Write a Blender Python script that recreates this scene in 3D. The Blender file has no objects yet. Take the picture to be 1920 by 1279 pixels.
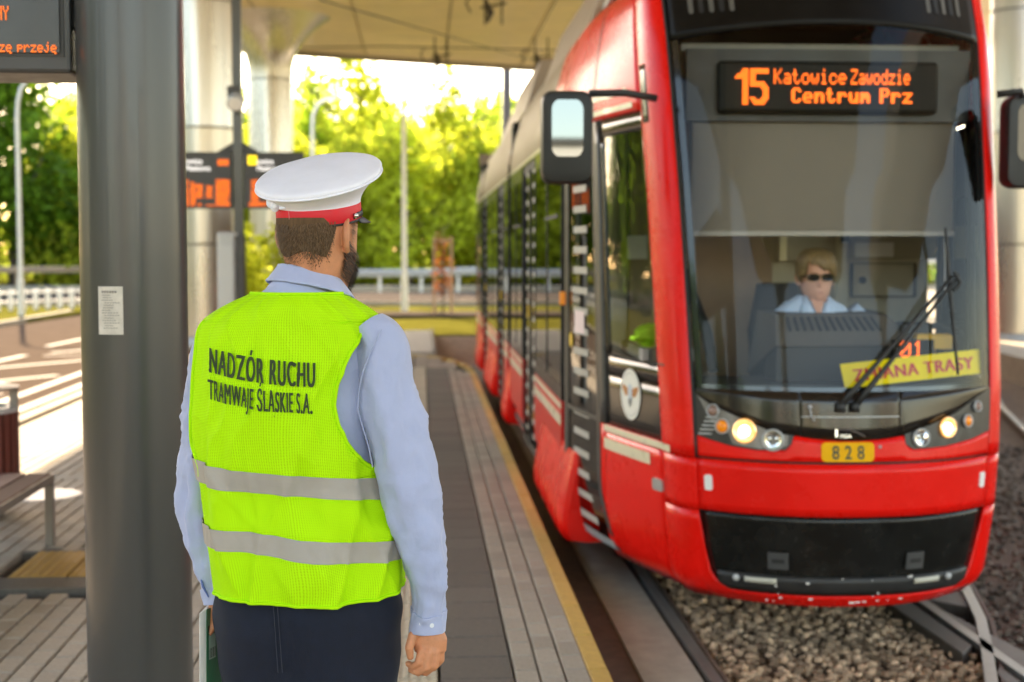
import bpy, bmesh, math, random
import numpy as np
from mathutils import Vector, Matrix, noise as mnoise
R = math.radians
random.seed(7); rng = np.random.default_rng(7)
sc = bpy.context.scene
col = sc.collection

# ------------------------------------------------------------------ camera
cam_d = bpy.data.cameras.new('camera'); cam = bpy.data.objects.new('camera', cam_d); col.objects.link(cam)
F_PX = 2667.0
cam_d.sensor_width = 36.0; cam_d.lens = 36.0*F_PX/1920.0
cam.location = (0, 0, 1.65)
cam.rotation_euler = (R(90)-math.atan(169.5/F_PX), 0, -math.atan(170/F_PX))
cam_d.clip_start = 0.05; cam_d.clip_end = 2000
cam_d.dof.use_dof = True; cam_d.dof.focus_distance = 3.15; cam_d.dof.aperture_fstop = 3.5
sc.camera = cam
# ------------------------------------------------------------------ sky and sun
SUN_AZ, SUN_EL = R(-15.5), R(27)          # azimuth from +Y (along the track) towards -X
world = bpy.data.worlds.new('World'); sc.world = world; world.use_nodes = True
wn = world.node_tree.nodes; wl = world.node_tree.links
for n in list(wn): wn.remove(n)
wo = wn.new('ShaderNodeOutputWorld'); bg = wn.new('ShaderNodeBackground'); sky = wn.new('ShaderNodeTexSky')
sky.sky_type = 'NISHITA'; sky.sun_disc = False; sky.sun_elevation = SUN_EL; sky.sun_rotation = SUN_AZ
sky.air_density = 1.0; sky.dust_density = .8; sky.ozone_density = 1.0
tint = wn.new('ShaderNodeMix'); tint.data_type = 'RGBA'; tint.blend_type = 'MULTIPLY'; tint.inputs[0].default_value = 1.0
tint.inputs[7].default_value = (1.14, .96, 0.78, 1)
bg.inputs['Strength'].default_value = 0.085
wl.new(sky.outputs[0], tint.inputs[6]); wl.new(tint.outputs[2], bg.inputs['Color']); wl.new(bg.outputs[0], wo.inputs[0])
sun_d = bpy.data.lights.new('sun', 'SUN'); sun_d.energy = 2.9; sun_d.angle = R(0.6); sun_d.color = (1.0, 0.78, 0.52)
sun = bpy.data.objects.new('sun', sun_d); col.objects.link(sun)
sun_dir = Vector((math.sin(SUN_AZ)*math.cos(SUN_EL), math.cos(SUN_AZ)*math.cos(SUN_EL), math.sin(SUN_EL)))
sun.rotation_euler = sun_dir.to_track_quat('Z', 'Y').to_euler()
sc.view_settings.view_transform = 'Standard'; sc.view_settings.look = 'None'
sc.view_settings.exposure = 3.4; sc.view_settings.gamma = 1.0
try: sc.view_settings.use_curve_mapping = False
except Exception: pass
sc.cycles.max_bounces = 10; sc.cycles.transparent_max_bounces = 24; sc.cycles.use_denoising = True
sc.cycles.diffuse_bounces = 5; sc.cycles.glossy_bounces = 5; sc.cycles.caustics_reflective = False; sc.cycles.caustics_refractive = False

# ------------------------------------------------------------------ materials
MATS = {}
def M(name, color=(.5,.5,.5), rough=.6, metal=0.0, nscale=0, namt=0.0, bscale=0, bstr=0.0, coat=0.0, spec=.5,
      objrand=0.0, island=0.0, emit=None, estr=0.0, stretch=None, sheen=0.0, trans=0.0, bdist=.01):
    if name in MATS: return MATS[name]
    m = bpy.data.materials.new(name); m.use_nodes = True; nt = m.node_tree; N = nt.nodes; L = nt.links
    p = N['Principled BSDF']; p.inputs['Roughness'].default_value = rough; p.inputs['Metallic'].default_value = metal
    p.inputs['Specular IOR Level'].default_value = spec
    if coat: p.inputs['Coat Weight'].default_value = coat; p.inputs['Coat Roughness'].default_value = .04
    if sheen: p.inputs['Sheen Weight'].default_value = sheen
    rgb = N.new('ShaderNodeRGB'); rgb.outputs[0].default_value = (*color, 1); c = rgb.outputs[0]
    tc = N.new('ShaderNodeTexCoord'); src = tc.outputs['Object']
    if stretch:
        mp = N.new('ShaderNodeMapping'); mp.inputs['Scale'].default_value = stretch; L.new(src, mp.inputs[0]); src = mp.outputs[0]
    def vary(c, fac_out, amt):
        mr = N.new('ShaderNodeMapRange'); mr.inputs[3].default_value = 1-amt; mr.inputs[4].default_value = 1+amt
        L.new(fac_out, mr.inputs[0])
        mx = N.new('ShaderNodeMix'); mx.data_type = 'RGBA'; mx.blend_type = 'MULTIPLY'; mx.inputs[0].default_value = 1
        L.new(c, mx.inputs[6]); L.new(mr.outputs[0], mx.inputs[7]); return mx.outputs[2]
    if nscale:
        nz = N.new('ShaderNodeTexNoise'); nz.inputs['Scale'].default_value = nscale; nz.inputs['Detail'].default_value = 6
        nz.inputs['Roughness'].default_value = .65
        L.new(src, nz.inputs['Vector'])
        st = N.new('ShaderNodeMapRange'); st.inputs[1].default_value = .3; st.inputs[2].default_value = .7; L.new(nz.outputs[0], st.inputs[0])
        c = vary(c, st.outputs[0], namt)
        rr = N.new('ShaderNodeMapRange'); rr.inputs[3].default_value = max(0, rough-.08*min(1,rough*2)); rr.inputs[4].default_value = min(1, rough+.08*min(1,rough*2))
        L.new(st.outputs[0], rr.inputs[0]); L.new(rr.outputs[0], p.inputs['Roughness'])
    if objrand:
        oi = N.new('ShaderNodeObjectInfo'); c = vary(c, oi.outputs['Random'], objrand)
    if island:
        ge = N.new('ShaderNodeNewGeometry'); c = vary(c, ge.outputs['Random Per Island'], island)
    L.new(c, p.inputs['Base Color'])
    if bscale:
        bz = N.new('ShaderNodeTexNoise'); bz.inputs['Scale'].default_value = bscale; bz.inputs['Detail'].default_value = 4
        L.new(src, bz.inputs['Vector'])
        bu = N.new('ShaderNodeBump'); bu.inputs['Strength'].default_value = bstr; bu.inputs['Distance'].default_value = bdist
        L.new(bz.outputs[0], bu.inputs['Height']); L.new(bu.outputs[0], p.inputs['Normal'])
    if emit is not None:
        p.inputs['Emission Color'].default_value = (*emit, 1); p.inputs['Emission Strength'].default_value = estr
    if trans:
        out = N['Material Output']; tl = N.new('ShaderNodeBsdfTranslucent'); ms = N.new('ShaderNodeMixShader'); ms.inputs[0].default_value = trans
        L.new(c, tl.inputs['Color']); L.new(p.outputs[0], ms.inputs[1]); L.new(tl.outputs[0], ms.inputs[2]); L.new(ms.outputs[0], out.inputs[0])
    MATS[name] = m; return m
def glass(name, tint_c, ior=1.5, rough=.0):
    m = bpy.data.materials.new(name); m.use_nodes = True; N = m.node_tree.nodes; L = m.node_tree.links
    for n in list(N): N.remove(n)
    o = N.new('ShaderNodeOutputMaterial'); t = N.new('ShaderNodeBsdfTransparent'); g = N.new('ShaderNodeBsdfGlossy')
    f = N.new('ShaderNodeFresnel'); f.inputs[0].default_value = ior; x = N.new('ShaderNodeMixShader')
    t.inputs[0].default_value = (*tint_c, 1); g.inputs['Roughness'].default_value = rough
    L.new(f.outputs[0], x.inputs[0]); L.new(t.outputs[0], x.inputs[1]); L.new(g.outputs[0], x.inputs[2]); L.new(x.outputs[0], o.inputs[0])
    MATS[name] = m; return m

# ------------------------------------------------------------------ helpers
def thing(name, label, cat, loc=(0,0,0), group=None, rotz=0):
    o = bpy.data.objects.new(name, None); col.objects.link(o); o.location = loc; o.rotation_euler = (0,0,rotz)
    o.empty_display_size = .1; o['label'] = label; o['category'] = cat
    if group: o['group'] = group
    return o
def world_m(o):
    if o is None: return Matrix.Identity(4)
    return world_m(o.parent) @ o.matrix_parent_inverse @ o.matrix_basis
def link(name, me, mat=None, parent=None, smooth=False):
    o = bpy.data.objects.new(name, me); col.objects.link(o)
    if mat is not None and len(me.materials) == 0: me.materials.append(mat)
    if smooth: me.polygons.foreach_set('use_smooth', [True]*len(me.polygons))
    if parent is not None:
        o.parent = parent; o.matrix_parent_inverse = world_m(parent).inverted()
    return o
def tag(o, label=None, cat=None, group=None, kind=None):
    if label: o['label'] = label
    if cat: o['category'] = cat
    if group: o['group'] = group
    if kind: o['kind'] = kind
    return o
def copy_tree(o, parent=None):
    c = o.copy(); col.objects.link(c)
    if parent is not None: c.parent = parent
    for ch in list(o.children): copy_tree(ch, c)
    return c
class MB:
    def __init__(s): s.v = []; s.f = []
    def add(s, vs, fs):
        b = len(s.v); s.v += [tuple(map(float, x)) for x in vs]; s.f += [tuple(i+b for i in f) for f in fs]; return s
    def box(s, x0, x1, y0, y1, z0, z1, ch=0.0):
        if ch <= 0:
            vs = [(x0,y0,z0),(x1,y0,z0),(x1,y1,z0),(x0,y1,z0),(x0,y0,z1),(x1,y0,z1),(x1,y1,z1),(x0,y1,z1)]
            return s.add(vs, [(0,3,2,1),(4,5,6,7),(0,1,5,4),(1,2,6,5),(2,3,7,6),(3,0,4,7)])
        c = ch
        vs = [(x0,y0,z0),(x1,y0,z0),(x1,y1,z0),(x0,y1,z0),(x0,y0,z1-c),(x1,y0,z1-c),(x1,y1,z1-c),(x0,y1,z1-c),
              (x0+c,y0+c,z1),(x1-c,y0+c,z1),(x1-c,y1-c,z1),(x0+c,y1-c,z1)]
        return s.add(vs, [(0,3,2,1),(0,1,5,4),(1,2,6,5),(2,3,7,6),(3,0,4,7),(4,5,9,8),(5,6,10,9),(6,7,11,10),(7,4,8,11),(8,9,10,11)])
    def obox(s, c, ax, ay, az):
        c, ax, ay, az = map(Vector, (c, ax, ay, az))
        vs = [c+i*ax+j*ay+k*az for k in (-1,1) for (i,j) in ((-1,-1),(1,-1),(1,1),(-1,1))]
        return s.add(vs, [(0,3,2,1),(4,5,6,7),(0,1,5,4),(1,2,6,5),(2,3,7,6),(3,0,4,7)])
    def tube(s, pts, rad, n=10, cap=True, ref=None, sq=1.0):
        """rad: number, or list of r or (ra, rb)."""
        pts = [Vector(p) for p in pts]; k = len(pts)
        rads = rad if isinstance(rad, (list, tuple)) else [rad]*k
        rings = []; prev = Vector(ref) if ref else None
        for i in range(k):
            d = (pts[min(i+1,k-1)]-pts[max(i-1,0)]).normalized()
            if prev is None: prev = Vector((1,0,0)) if abs(d.x) < .9 else Vector((0,1,0))
            a = (prev - d*prev.dot(d)).normalized(); b = d.cross(a); prev = a
            r = rads[i]; ra, rb = r if isinstance(r, (tuple, list)) else (r, r)
            ring = []
            for j in range(n):
                t = 2*math.pi*j/n; ct, st = math.cos(t), math.sin(t)
                if sq != 1.0: ct = math.copysign(abs(ct)**sq, ct); st = math.copysign(abs(st)**sq, st)
                ring.append(pts[i]+a*ra*ct+b*rb*st)
            rings.append(ring)
        vs = [v for r in rings for v in r]; fs = []
        for i in range(k-1):
            for j in range(n):
                fs.append((i*n+j, i*n+(j+1)%n, (i+1)*n+(j+1)%n, (i+1)*n+j))
        if cap: fs.append(tuple(range(n-1,-1,-1))); fs.append(tuple(range((k-1)*n, k*n)))
        return s.add(vs, fs)
    def cyl(s, x, y, z0, z1, r, n=24, r1=None):
        return s.tube([(x,y,z0),(x,y,z1)], [r, r if r1 is None else r1], n=n)
    def lathe(s, x, y, prof, n=32):
        vs = []; fs = []; k = len(prof)
        for (r, z) in prof:
            for j in range(n): t = 2*math.pi*j/n; vs.append((x+r*math.cos(t), y+r*math.sin(t), z))
        for i in range(k-1):
            for j in range(n): fs.append((i*n+j, i*n+(j+1)%n, (i+1)*n+(j+1)%n, (i+1)*n+j))
        return s.add(vs, fs)
    def grid(s, rows, closed=False):
        nr = len(rows); nc = len(rows[0]); vs = [p for r in rows for p in r]; fs = []
        for i in range(nr-1):
            for j in range(nc if closed else nc-1):
                fs.append((i*nc+j, i*nc+(j+1)%nc, (i+1)*nc+(j+1)%nc, (i+1)*nc+j))
        return s.add(vs, fs)
    def prism(s, poly, ext):
        """poly: list of 3D points (flat), ext: vector."""
        n = len(poly); e = Vector(ext); a = [Vector(p) for p in poly]; b = [p+e for p in a]
        fs = [tuple(range(n-1,-1,-1)), tuple(range(n, 2*n))]+[(i, (i+1)%n, n+(i+1)%n, n+i) for i in range(n)]
        return s.add(a+b, fs)
    def sphere(s, c, r, n=10, m=8):
        rx, ry, rz = r if isinstance(r, (tuple,list)) else (r,r,r); rows = []
        for i in range(m+1):
            t = math.pi*i/m
            rows.append([(c[0]+rx*math.sin(t)*math.cos(2*math.pi*j/n), c[1]+ry*math.sin(t)*math.sin(2*math.pi*j/n), c[2]-rz*math.cos(t)) for j in range(n)])
        return s.grid(rows, True)
    def mesh(s, name, recalc=True, weld=0.0):
        me = bpy.data.meshes.new(name); me.from_pydata(s.v, [], s.f); me.update()
        if recalc or weld:
            bm = bmesh.new(); bm.from_mesh(me)
            if weld: bmesh.ops.remove_doubles(bm, verts=bm.verts, dist=weld)
            if recalc: bmesh.ops.recalc_face_normals(bm, faces=bm.faces)
            bm.to_mesh(me); bm.free()
        return me
    def build(s, name, mat, parent=None, smooth=False, recalc=True, weld=0.0):
        return link(name, s.mesh(name, recalc, weld), mat, parent, smooth)
def solidify(o, t, offset=-1):
    m = o.modifiers.new('thickness', 'SOLIDIFY'); m.thickness = t; m.offset = offset; return o
def bevel(o, w, seg=2):
    m = o.modifiers.new('bevel', 'BEVEL'); m.width = w; m.segments = seg; m.limit_method = 'ANGLE'; return o
def autosmooth(o, ang=40):
    me = o.data; me.polygons.foreach_set('use_smooth', [True]*len(me.polygons))
    me.set_sharp_from_angle(angle=R(ang)); return o
def text_tris(body, size, xscale=1.0, bold=0.0, spacing=1.0, align='LEFT', fine=1):
    """2-D triangles of a text in the built-in font: (verts, faces)"""
    cu = bpy.data.curves.new('lettering_curve', 'FONT'); cu.body = body; cu.size = size; cu.offset = bold; cu.space_character = spacing
    cu.align_x = align; cu.fill_mode = 'FRONT'; cu.resolution_u = 6
    o = bpy.data.objects.new('lettering_curve', cu); col.objects.link(o)
    dg = bpy.context.evaluated_depsgraph_get(); dg.update(); ev = o.evaluated_get(dg); me = ev.to_mesh()
    bm = bmesh.new(); bm.from_mesh(me); ev.to_mesh_clear()
    bmesh.ops.triangulate(bm, faces=bm.faces)
    for _ in range(fine):
        bmesh.ops.subdivide_edges(bm, edges=[e for e in bm.edges if e.calc_length() > size*.10], cuts=1, use_grid_fill=False)
        bmesh.ops.triangulate(bm, faces=bm.faces)
    vs = [(v.co.x*xscale, v.co.y) for v in bm.verts]; bm.verts.index_update(); fs = [tuple(v.index for v in f.verts) for f in bm.faces]
    bm.free(); bpy.data.objects.remove(o); bpy.data.curves.remove(cu)
    return vs, fs
def interp(tab, x):
    xs = [t[0] for t in tab]
    return [float(np.interp(x, xs, [t[i] for t in tab])) for i in range(1, len(tab[0]))]
def crom(tab, n):
    """resample a table of rows (first column monotone) smoothly with n rows"""
    a = np.array(tab, float); k = len(a); t = np.linspace(0, k-1, n); out = []
    for u in t:
        i = min(int(u), k-2); f = u-i; p0, p1, p2, p3 = a[max(i-1,0)], a[i], a[i+1], a[min(i+2,k-1)]
        out.append(.5*((2*p1)+(-p0+p2)*f+(2*p0-5*p1+4*p2-p3)*f*f+(-p0+3*p1-3*p2+p3)*f**3))
    return np.array(out)
def nz(x, y, z): return mnoise.noise(Vector((x, y, z)))

FONT5 = {
'K':"10001 10010 10100 11000 10100 10010 10001",'a':"00000 00000 01110 00001 01111 10001 01111",'t':"01000 01000 11100 01000 01000 01001 00110",
'o':"00000 00000 01110 10001 10001 10001 01110",'w':"00000 00000 10001 10001 10101 10101 01010",'i':"00100 00000 01100 00100 00100 00100 01110",
'c':"00000 00000 01110 10001 10000 10001 01110",'e':"00000 00000 01110 10001 11111 10000 01110",'Z':"11111 00001 00010 00100 01000 10000 11111",
'd':"00001 00001 01101 10011 10001 10001 01111",'z':"00000 00000 11111 00010 00100 01000 11111",'n':"00000 00000 10110 11001 10001 10001 10001",
'r':"00000 00000 10110 11001 10000 10000 10000",'u':"00000 00000 10001 10001 10001 10011 01101",'m':"00000 00000 11010 10101 10101 10001 10001",
'P':"11110 10001 10001 11110 10000 10000 10000",'C':"01110 10001 10000 10000 10000 10001 01110",'s':"00000 00000 01111 10000 01110 00001 11110",
'p':"00000 00000 11110 10001 11110 10000 10000",'j':"00010 00000 00110 00010 00010 10010 01100",'O':"01110 10001 10001 10001 10001 10001 01110",
'N':"10001 11001 10101 10011 10001 10001 10001",'Y':"10001 10001 01010 00100 00100 00100 00100",'W':"10001 10001 10001 10101 10101 11011 10001",
'0':"01110 10001 10011 10101 11001 10001 01110",'1':"00100 01100 00100 00100 00100 00100 01110",'k':"10000 10000 10010 10100 11000 10100 10010",' ':"000 000 000 000 000 000 000",
'E':"11111 10000 10000 11110 10000 10000 11111"}
FONT5['A'] = "01110 10001 10001 11111 10001 10001 10001"; FONT5['ż'] = FONT5['z']
FONT5['ę'] = "00000 00000 01110 10001 11111 10000 01110 00011"
FONT5['ł'] = "00110 00010 00011 00110 00010 00010 00111"
BIG = {'1':["0000111","0001111","0111111","1111111","0000111","0000111","0000111","0000111","0000111","0000111","0000111","0000111","0000111","0000111"],
       '5':["1111111111","1111111111","1110000000","1110000000","1110000000","1111111100","1111111110","0000001111","0000000111","0000000111","0000000111","1110001111","0111111110","0011111100"]}
def led_cells(text, bold=False):
    cells = []; x = 0
    for ch in text:
        rows = FONT5[ch].split(' '); w = len(rows[0])
        for r, row in enumerate(rows):
            for c, b in enumerate(row):
                if b == '1':
                    cells.append((x+c, -r))
                    if bold: cells.append((x+c+1, -r))
        x += w+(2 if bold else 1)
    return sorted(set(cells)), x
def led_mesh(mb, cells, origin, px, pz, fill=.82, nrm=(0,-1,0), ux=(1,0,0)):
    o = Vector(origin); ux = Vector(ux); uz = Vector((0,0,1)); n = Vector(nrm)
    for (cx, cz) in cells:
        c = o+ux*(cx*px)+uz*(cz*pz)
        mb.obox(c, ux*(px*fill/2), n*.0015, uz*(pz*fill/2))

# ------------------------------------------------------------------ palette
red = M('tram red lacquer', (.82,.008,.004), .28, spec=.25, coat=.03, nscale=2.2, namt=.09)
redm = M('red lacquer weathered', (.60,.012,.010), .35, spec=.3, nscale=30, namt=.08)
blackg = M('black gloss panel', (.015,.014,.013), .15, spec=.35, nscale=6, namt=.3)
blackm = M('black matt plastic', (.02,.02,.02), .5, nscale=20, namt=.2, bscale=200, bstr=.05)
rubber = M('rubber seal', (.012,.012,.012), .6)
cream = M('cream stripe paint', (.80,.70,.48), .3, coat=.3, nscale=8, namt=.06)
whitep = M('white sticker', (.82,.80,.76), .45, nscale=20, namt=.05)
steel = M('brushed steel', (.62,.61,.58), .3, metal=.9, nscale=4, namt=.12, stretch=(8,8,.6))
galv = M('galvanised steel', (.45,.46,.46), .5, metal=.35, nscale=18, namt=.15)
darkpost = M('dark grey post paint', (.052,.051,.050), .30, coat=.1)
charc = M('charcoal sign casing', (.045,.043,.042), .45, nscale=10, namt=.12)
screenm = M('dark display screen', (.02,.019,.018), .25, nscale=10, namt=.1)
led = M('orange led', (.3,.08,.0), .5, emit=(1.0,.135,.003), estr=.24)
ledd = M('orange led board', (.3,.08,.0), .5, emit=(1.0,.15,.004), estr=.13)
paver = M('grey concrete paver', (.36,.315,.255), .9, spec=.15, nscale=45, namt=.14, bscale=260, bstr=.25, objrand=.10, island=.10)
slabm = M('dark grey slab', (.145,.128,.108), .85, spec=.2, nscale=40, namt=.16, bscale=240, bstr=.25, objrand=.09)
yellowm = M('yellow edge tile', (.52,.33,.075), .75, nscale=20, namt=.16, bscale=200, bstr=.2, objrand=.08)
tactm = M('beige tactile tile', (.50,.44,.33), .8, nscale=30, namt=.12, bscale=200, bstr=.2, objrand=.07)
tacty = M('yellow tactile tile', (.36,.215,.05), .8, nscale=30, namt=.12, objrand=.05)
jointm = M('sandy joint', (.07,.062,.055), .95, nscale=60, namt=.3)
conc = M('pale concrete', (.38,.34,.28), .9, spec=.05, nscale=8, namt=.14, bscale=120, bstr=.15)
asph = M('sun bleached asphalt', (.095,.074,.060), 1.0, nscale=3, namt=.12, spec=0)
asph2 = M('grey asphalt', (.085,.072,.062), 1.0, nscale=2, namt=.12, spec=0)
roadw = M('white road paint', (.62,.59,.54), .9, nscale=12, namt=.1, spec=0)
grassm = M('dry grass', (.12,.115,.022), .95, nscale=1.2, namt=.4, spec=0, bscale=40, bstr=.8, bdist=.05)
soil = M('brown soil', (.15,.105,.07), .95, nscale=14, namt=.4, bscale=60, bstr=.6, bdist=.03)
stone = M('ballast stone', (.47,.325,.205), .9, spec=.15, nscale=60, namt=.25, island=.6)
railm = M('rail steel', (.26,.245,.22), .45, metal=.5, nscale=10, namt=.2)
railside = M('rusty rail web', (.13,.085,.06), .8, nscale=20, namt=.3)
woodred = M('red brown slat', (.12,.028,.018), .5, nscale=12, namt=.3, stretch=(10,10,1))
woodgrey = M('weathered bench slat', (.09,.05,.035), .8, spec=.15, nscale=14, namt=.25, stretch=(12,1,12))
barkm = M('bark', (.10,.075,.055), .9, nscale=14, namt=.3, bscale=30, bstr=.6, bdist=.03)
whitepost = M('white lamp post paint', (.78,.77,.74), .4, nscale=6, namt=.05)
# ================================================================== SETTING
# ground ---------------------------------------------------------------
g = MB().grid([[(x,y,-.42) for x in (-500,-60,-9.9,12,60,500)] for y in (-500,-40,25,60,140,700)]).build('ground', M('field ground', (.10,.10,.03), 1.0, spec=0, nscale=.6, namt=.35)); tag(g, kind='structure')
def sheet(name, pts, z, mat, thick=.0):
    m = MB()
    if thick: m.prism([(x,y,z-thick) for x,y in pts], (0,0,thick))
    else: m.add([(x,y,z) for x,y in pts], [tuple(range(len(pts)))])
    o = m.build(name, mat); tag(o, kind='structure'); return o
# lawn beyond the platform, slight unevenness
for (xa,xb,ya) in ((-3.8,60,27.6),(-60,-9.9,27.6)):
    rows = []
    for j in range(60):
        y = ya+j*.95
        rows.append([(x, y, -.06+.05*nz(x*.2,y*.2,1)+(.35*max(0,(y-68)/20))) for x in np.linspace(xa,xb,60)])
    o = MB().grid(rows).build('lawn', grassm, smooth=True); tag(o, kind='structure')
rows = [[(x, y, -.06+.05*nz(x*.2,y*.2,1)+(.35*max(0,(y-68)/20))) for x in np.linspace(-9.9,-3.8,8)] for y in np.linspace(58,84,20)]
o = MB().grid(rows).build('lawn', grassm, smooth=True); tag(o, kind='structure')
sheet('verge', [(-13,-40),(-9.75,-40),(-9.75,33),(-9.35,39),(-9.05,44.2),(-13,44.2)], -.02, grassm, .3)
# left road along the stop
sheet('road', [(-9.6,-60),(-3.98,-60),(-3.98,44.2),(-8.9,44.4),(-9.2,39),(-9.6,33)], -.10, asph, .2)
m = MB()
for y0 in range(-40, 40, 1):
    m.box(-9.75,-9.6, y0+.006, y0+.994, -.2, .02, .015)
for y0 in range(-40, 44, 1):
    m.box(-4.0,-3.85, y0+.006, y0+.994, -.2, .015, .012)
tag(m.build('kerb', conc), kind='structure')
# painted markings (sheets 4 mm above the asphalt)
m = MB(); zt = -.096
def strip(m, x0,y0,x1,y1,w,z=zt):
    d = Vector((x1-x0,y1-y0,0)).normalized(); n = Vector((-d.y,d.x,0))*w/2
    a, b = Vector((x0,y0,z)), Vector((x1,y1,z)); m.add([a-n,a+n,b+n,b-n],[(0,1,2,3)])
strip(m,-4.42,-40,-4.42,34,.14); strip(m,-4.86,-40,-4.86,34,.14)
for y0 in np.arange(-40,38,6.0): strip(m,-6.85,y0+.5,-6.62,y0+4.2,.14)
for y0 in np.arange(-20,36,3.2):
    strip(m,-6.35,y0,-5.1,y0+1.9,.16, zt)
    if int(y0)%2: strip(m,-6.3,y0+2.5,-5.1,y0+2.45,.10, zt)
tag(m.build('road_marking', roadw), kind='structure')
# road crossing behind, with pale kerbs
sheet('road', [(-60,47),(60,44),(60,55),(-60,58)], .015, asph2, .1)
sheet('path', [(-3.8,36.0),(9,36.0),(9,38.2),(-3.8,38.2)], .03, asph2, .1)
m = MB()
for i in range(-50,50):
    m.box(i*1.0+.006, i*1.0+.994, 43.6-.025*i, 43.75-.025*i, -.1, .10, .012)
    m.box(i*1.0+.006, i*1.0+.994, 58.2-.025*i, 58.6-.025*i, -.1, .22, .012)
tag(m.build('kerb', conc), kind='structure')

# platform -------------------------------------------------------------
PX0, PX1 = -3.85, .736
plat = sheet('platform', [(PX0,-12),(PX1,-12),(PX1,19.5),(.70,20.4),(.60,21.2),(.42,22.0),(.15,22.6),(-.15,22.9),(PX0,22.9)], -.05, jointm, .6)
TOPZ = 0.0
def tile_mesh(name, w, l, mat, ch=.006, ridges=0):
    m = MB(); g_ = .004
    m.box(-w/2+g_, w/2-g_, -l/2+g_, l/2-g_, -.049, 0, ch)
    if ridges:
        for i in range(ridges):
            x = -w/2+(i+.5)*w/ridges; m.box(x-w/ridges*.27, x+w/ridges*.27, -l/2+.008, l/2-.008, -.002, .005, .002)
    me = m.mesh(name); me.materials.append(mat); return me
def put(name, me, x, y, z=0.0, rz=0.0):
    o = bpy.data.objects.new(name, me); col.objects.link(o); o.parent = plat; o.location = (x,y,z+random.uniform(-.0012,.0012)); o.rotation_euler = (random.uniform(-.003,.003),random.uniform(-.003,.003),rz+random.uniform(-.004,.004)); return o
# paver rows along the track: strip between the dark slabs and the yellow edge, and the waiting area
pav = tile_mesh('paver', .0985, .2, paver); allp = []
rowsx = [.357+.0985*(i+.5) for i in range(3)]
for i, x in enumerate(rowsx):
    for k in range(-20, 110):
        y = .2*k+(.1 if i % 2 else 0)
        if y < 19.3+.3*(2-i): allp.append((x,y))
xs = [-.125-.0985*(i+.5) for i in range(38)]
tactY = (7.3,7.9)
for i, x in enumerate(xs):
    for k in range(-20, 113):
        y = .2*k+(.1 if i % 2 else 0)
        if -2.2 < x < -1.5 and tactY[0]-.4 < y < tactY[1]+.1: continue
        if y > 22.6: continue
        if x < PX0+.06: continue
        allp.append((x,y))
def vis(x,y):
    if y < 5.0 or y > 23: return 0
    px = 960+2667*(x/y-.0637)
    if px < -40 or px > 1300: return 0
    if 160 < px < 345 : return 0
    if 345 <= px < 745 and y < 13: return 0
    return 1.0/y
sp = sorted(allp, key=lambda p: -vis(*p))
near = [p for p in sp[:300] if vis(*p) > 0]; far = sp[len(near):]
for (x,y) in near: put('paver', pav, x, y)
m = MB()
for (x,y) in far:
    m.box(x-.0455, x+.0455, y-.096, y+.096, -.049, random.uniform(-.0012,.001), .005)
o = m.build('paving_field', paver, plat, recalc=False); o['kind'] = 'stuff'
dk = tile_mesh('dark_slab', .29, .298, slabm, .004)
for k in range(-10, 68):
    if .3*k < 20: put('dark_slab', dk, .21, .3*k+.15)
tt = tile_mesh('tactile_tile', .18, .3, tactm, .003, 5); ty = tile_mesh('tactile_tile_yellow', .18, .1, tacty, .003, 5)
for k in range(-10, 67):
    put('tactile_tile', tt, -.03, .3*k+.15)
yt = tile_mesh('edge_tile', .088, .5, yellowm, .006)
for k in range(-10, 40):
    y = .5*k+.25
    if y < 19.6: put('edge_tile', yt, .69, y)
path = [(.69,19.75),(.655,20.4),(.55,21.15),(.38,21.85),(.12,22.4),(-.2,22.7)]
for i in range(len(path)-1):
    (x0,y0),(x1,y1) = path[i],path[i+1]; put('edge_tile', yt, (x0+x1)/2, (y0+y1)/2, 0, -math.atan2(x1-x0,y1-y0))
# rows of paving across at the far end
m = MB()
for y in np.arange(20.05,22.6,.105):
    xr = float(np.interp(y,[20,20.4,21.2,22.0,22.6],[.62,.59,.47,.27,-.1]))
    x = -.1
    while x < xr-.2: m.box(x+.003,x+.197,y,y+.098,-.049,0,.005); x += .2
o = m.build('cross_paving', paver, plat, recalc=False); o['kind'] = 'stuff'
# attention field by the bench
m2 = tile_mesh('warning_tile', .3, .3, tacty, .004, 0)
for i in range(2):
    for k in range(2): put('warning_tile', m2, -1.955+.3*i, 7.42+.3*k-.0)
dm = MB()
for i in range(12):
    for k in range(12):
        x = -2.08+.05*i+.005; y = 7.295+.05*k+.005; dm.lathe(x,y,[(.017,-.001),(.012,.005),(.0001,.005)],6)
dmo = dm.build('tactile_studs', tacty, plat); dmo['kind'] = 'stuff'
m3 = MB()
for (x0,x1,y0,y1) in ((-2.2,-1.45,7.02,7.26),(-2.2,-1.45,7.88,7.98)): m3.box(x0,x1,y0,y1,-.049,-.002,.004)
m3.build('dark_band', slabm, plat)
for (yy,w) in ((10.42,.12),(9.62,.10),(14.1,.14)):
    MB().box(-3.7,-1.45,yy,yy+w,-.04,.004,.003).build('drain_channel', conc, plat)
MB().lathe(-2.55,9.72,[(.0,.007),(.2,.007),(.24,.006),(.25,-.01)],28).build('manhole_cover', galv, plat)
# raised ramp slab past the end
ramp = thing('access_ramp', 'pale concrete ramp slab rising past the far platform end', 'ramp', (-.45,23,0))
MB().prism([(-1.6,23.0,-.3),(-1.6,23.0,.02),(-1.6,29.0,.03),(-1.6,29.0,-.3)], (1.78,0,0)).build('deck', M('ramp concrete', (.50,.46,.40), .8, nscale=10, namt=.1), ramp)
MB().box(.18,.24,23.0,29.05,-.3,.06,.01).build('kerb', conc, ramp)

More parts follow.
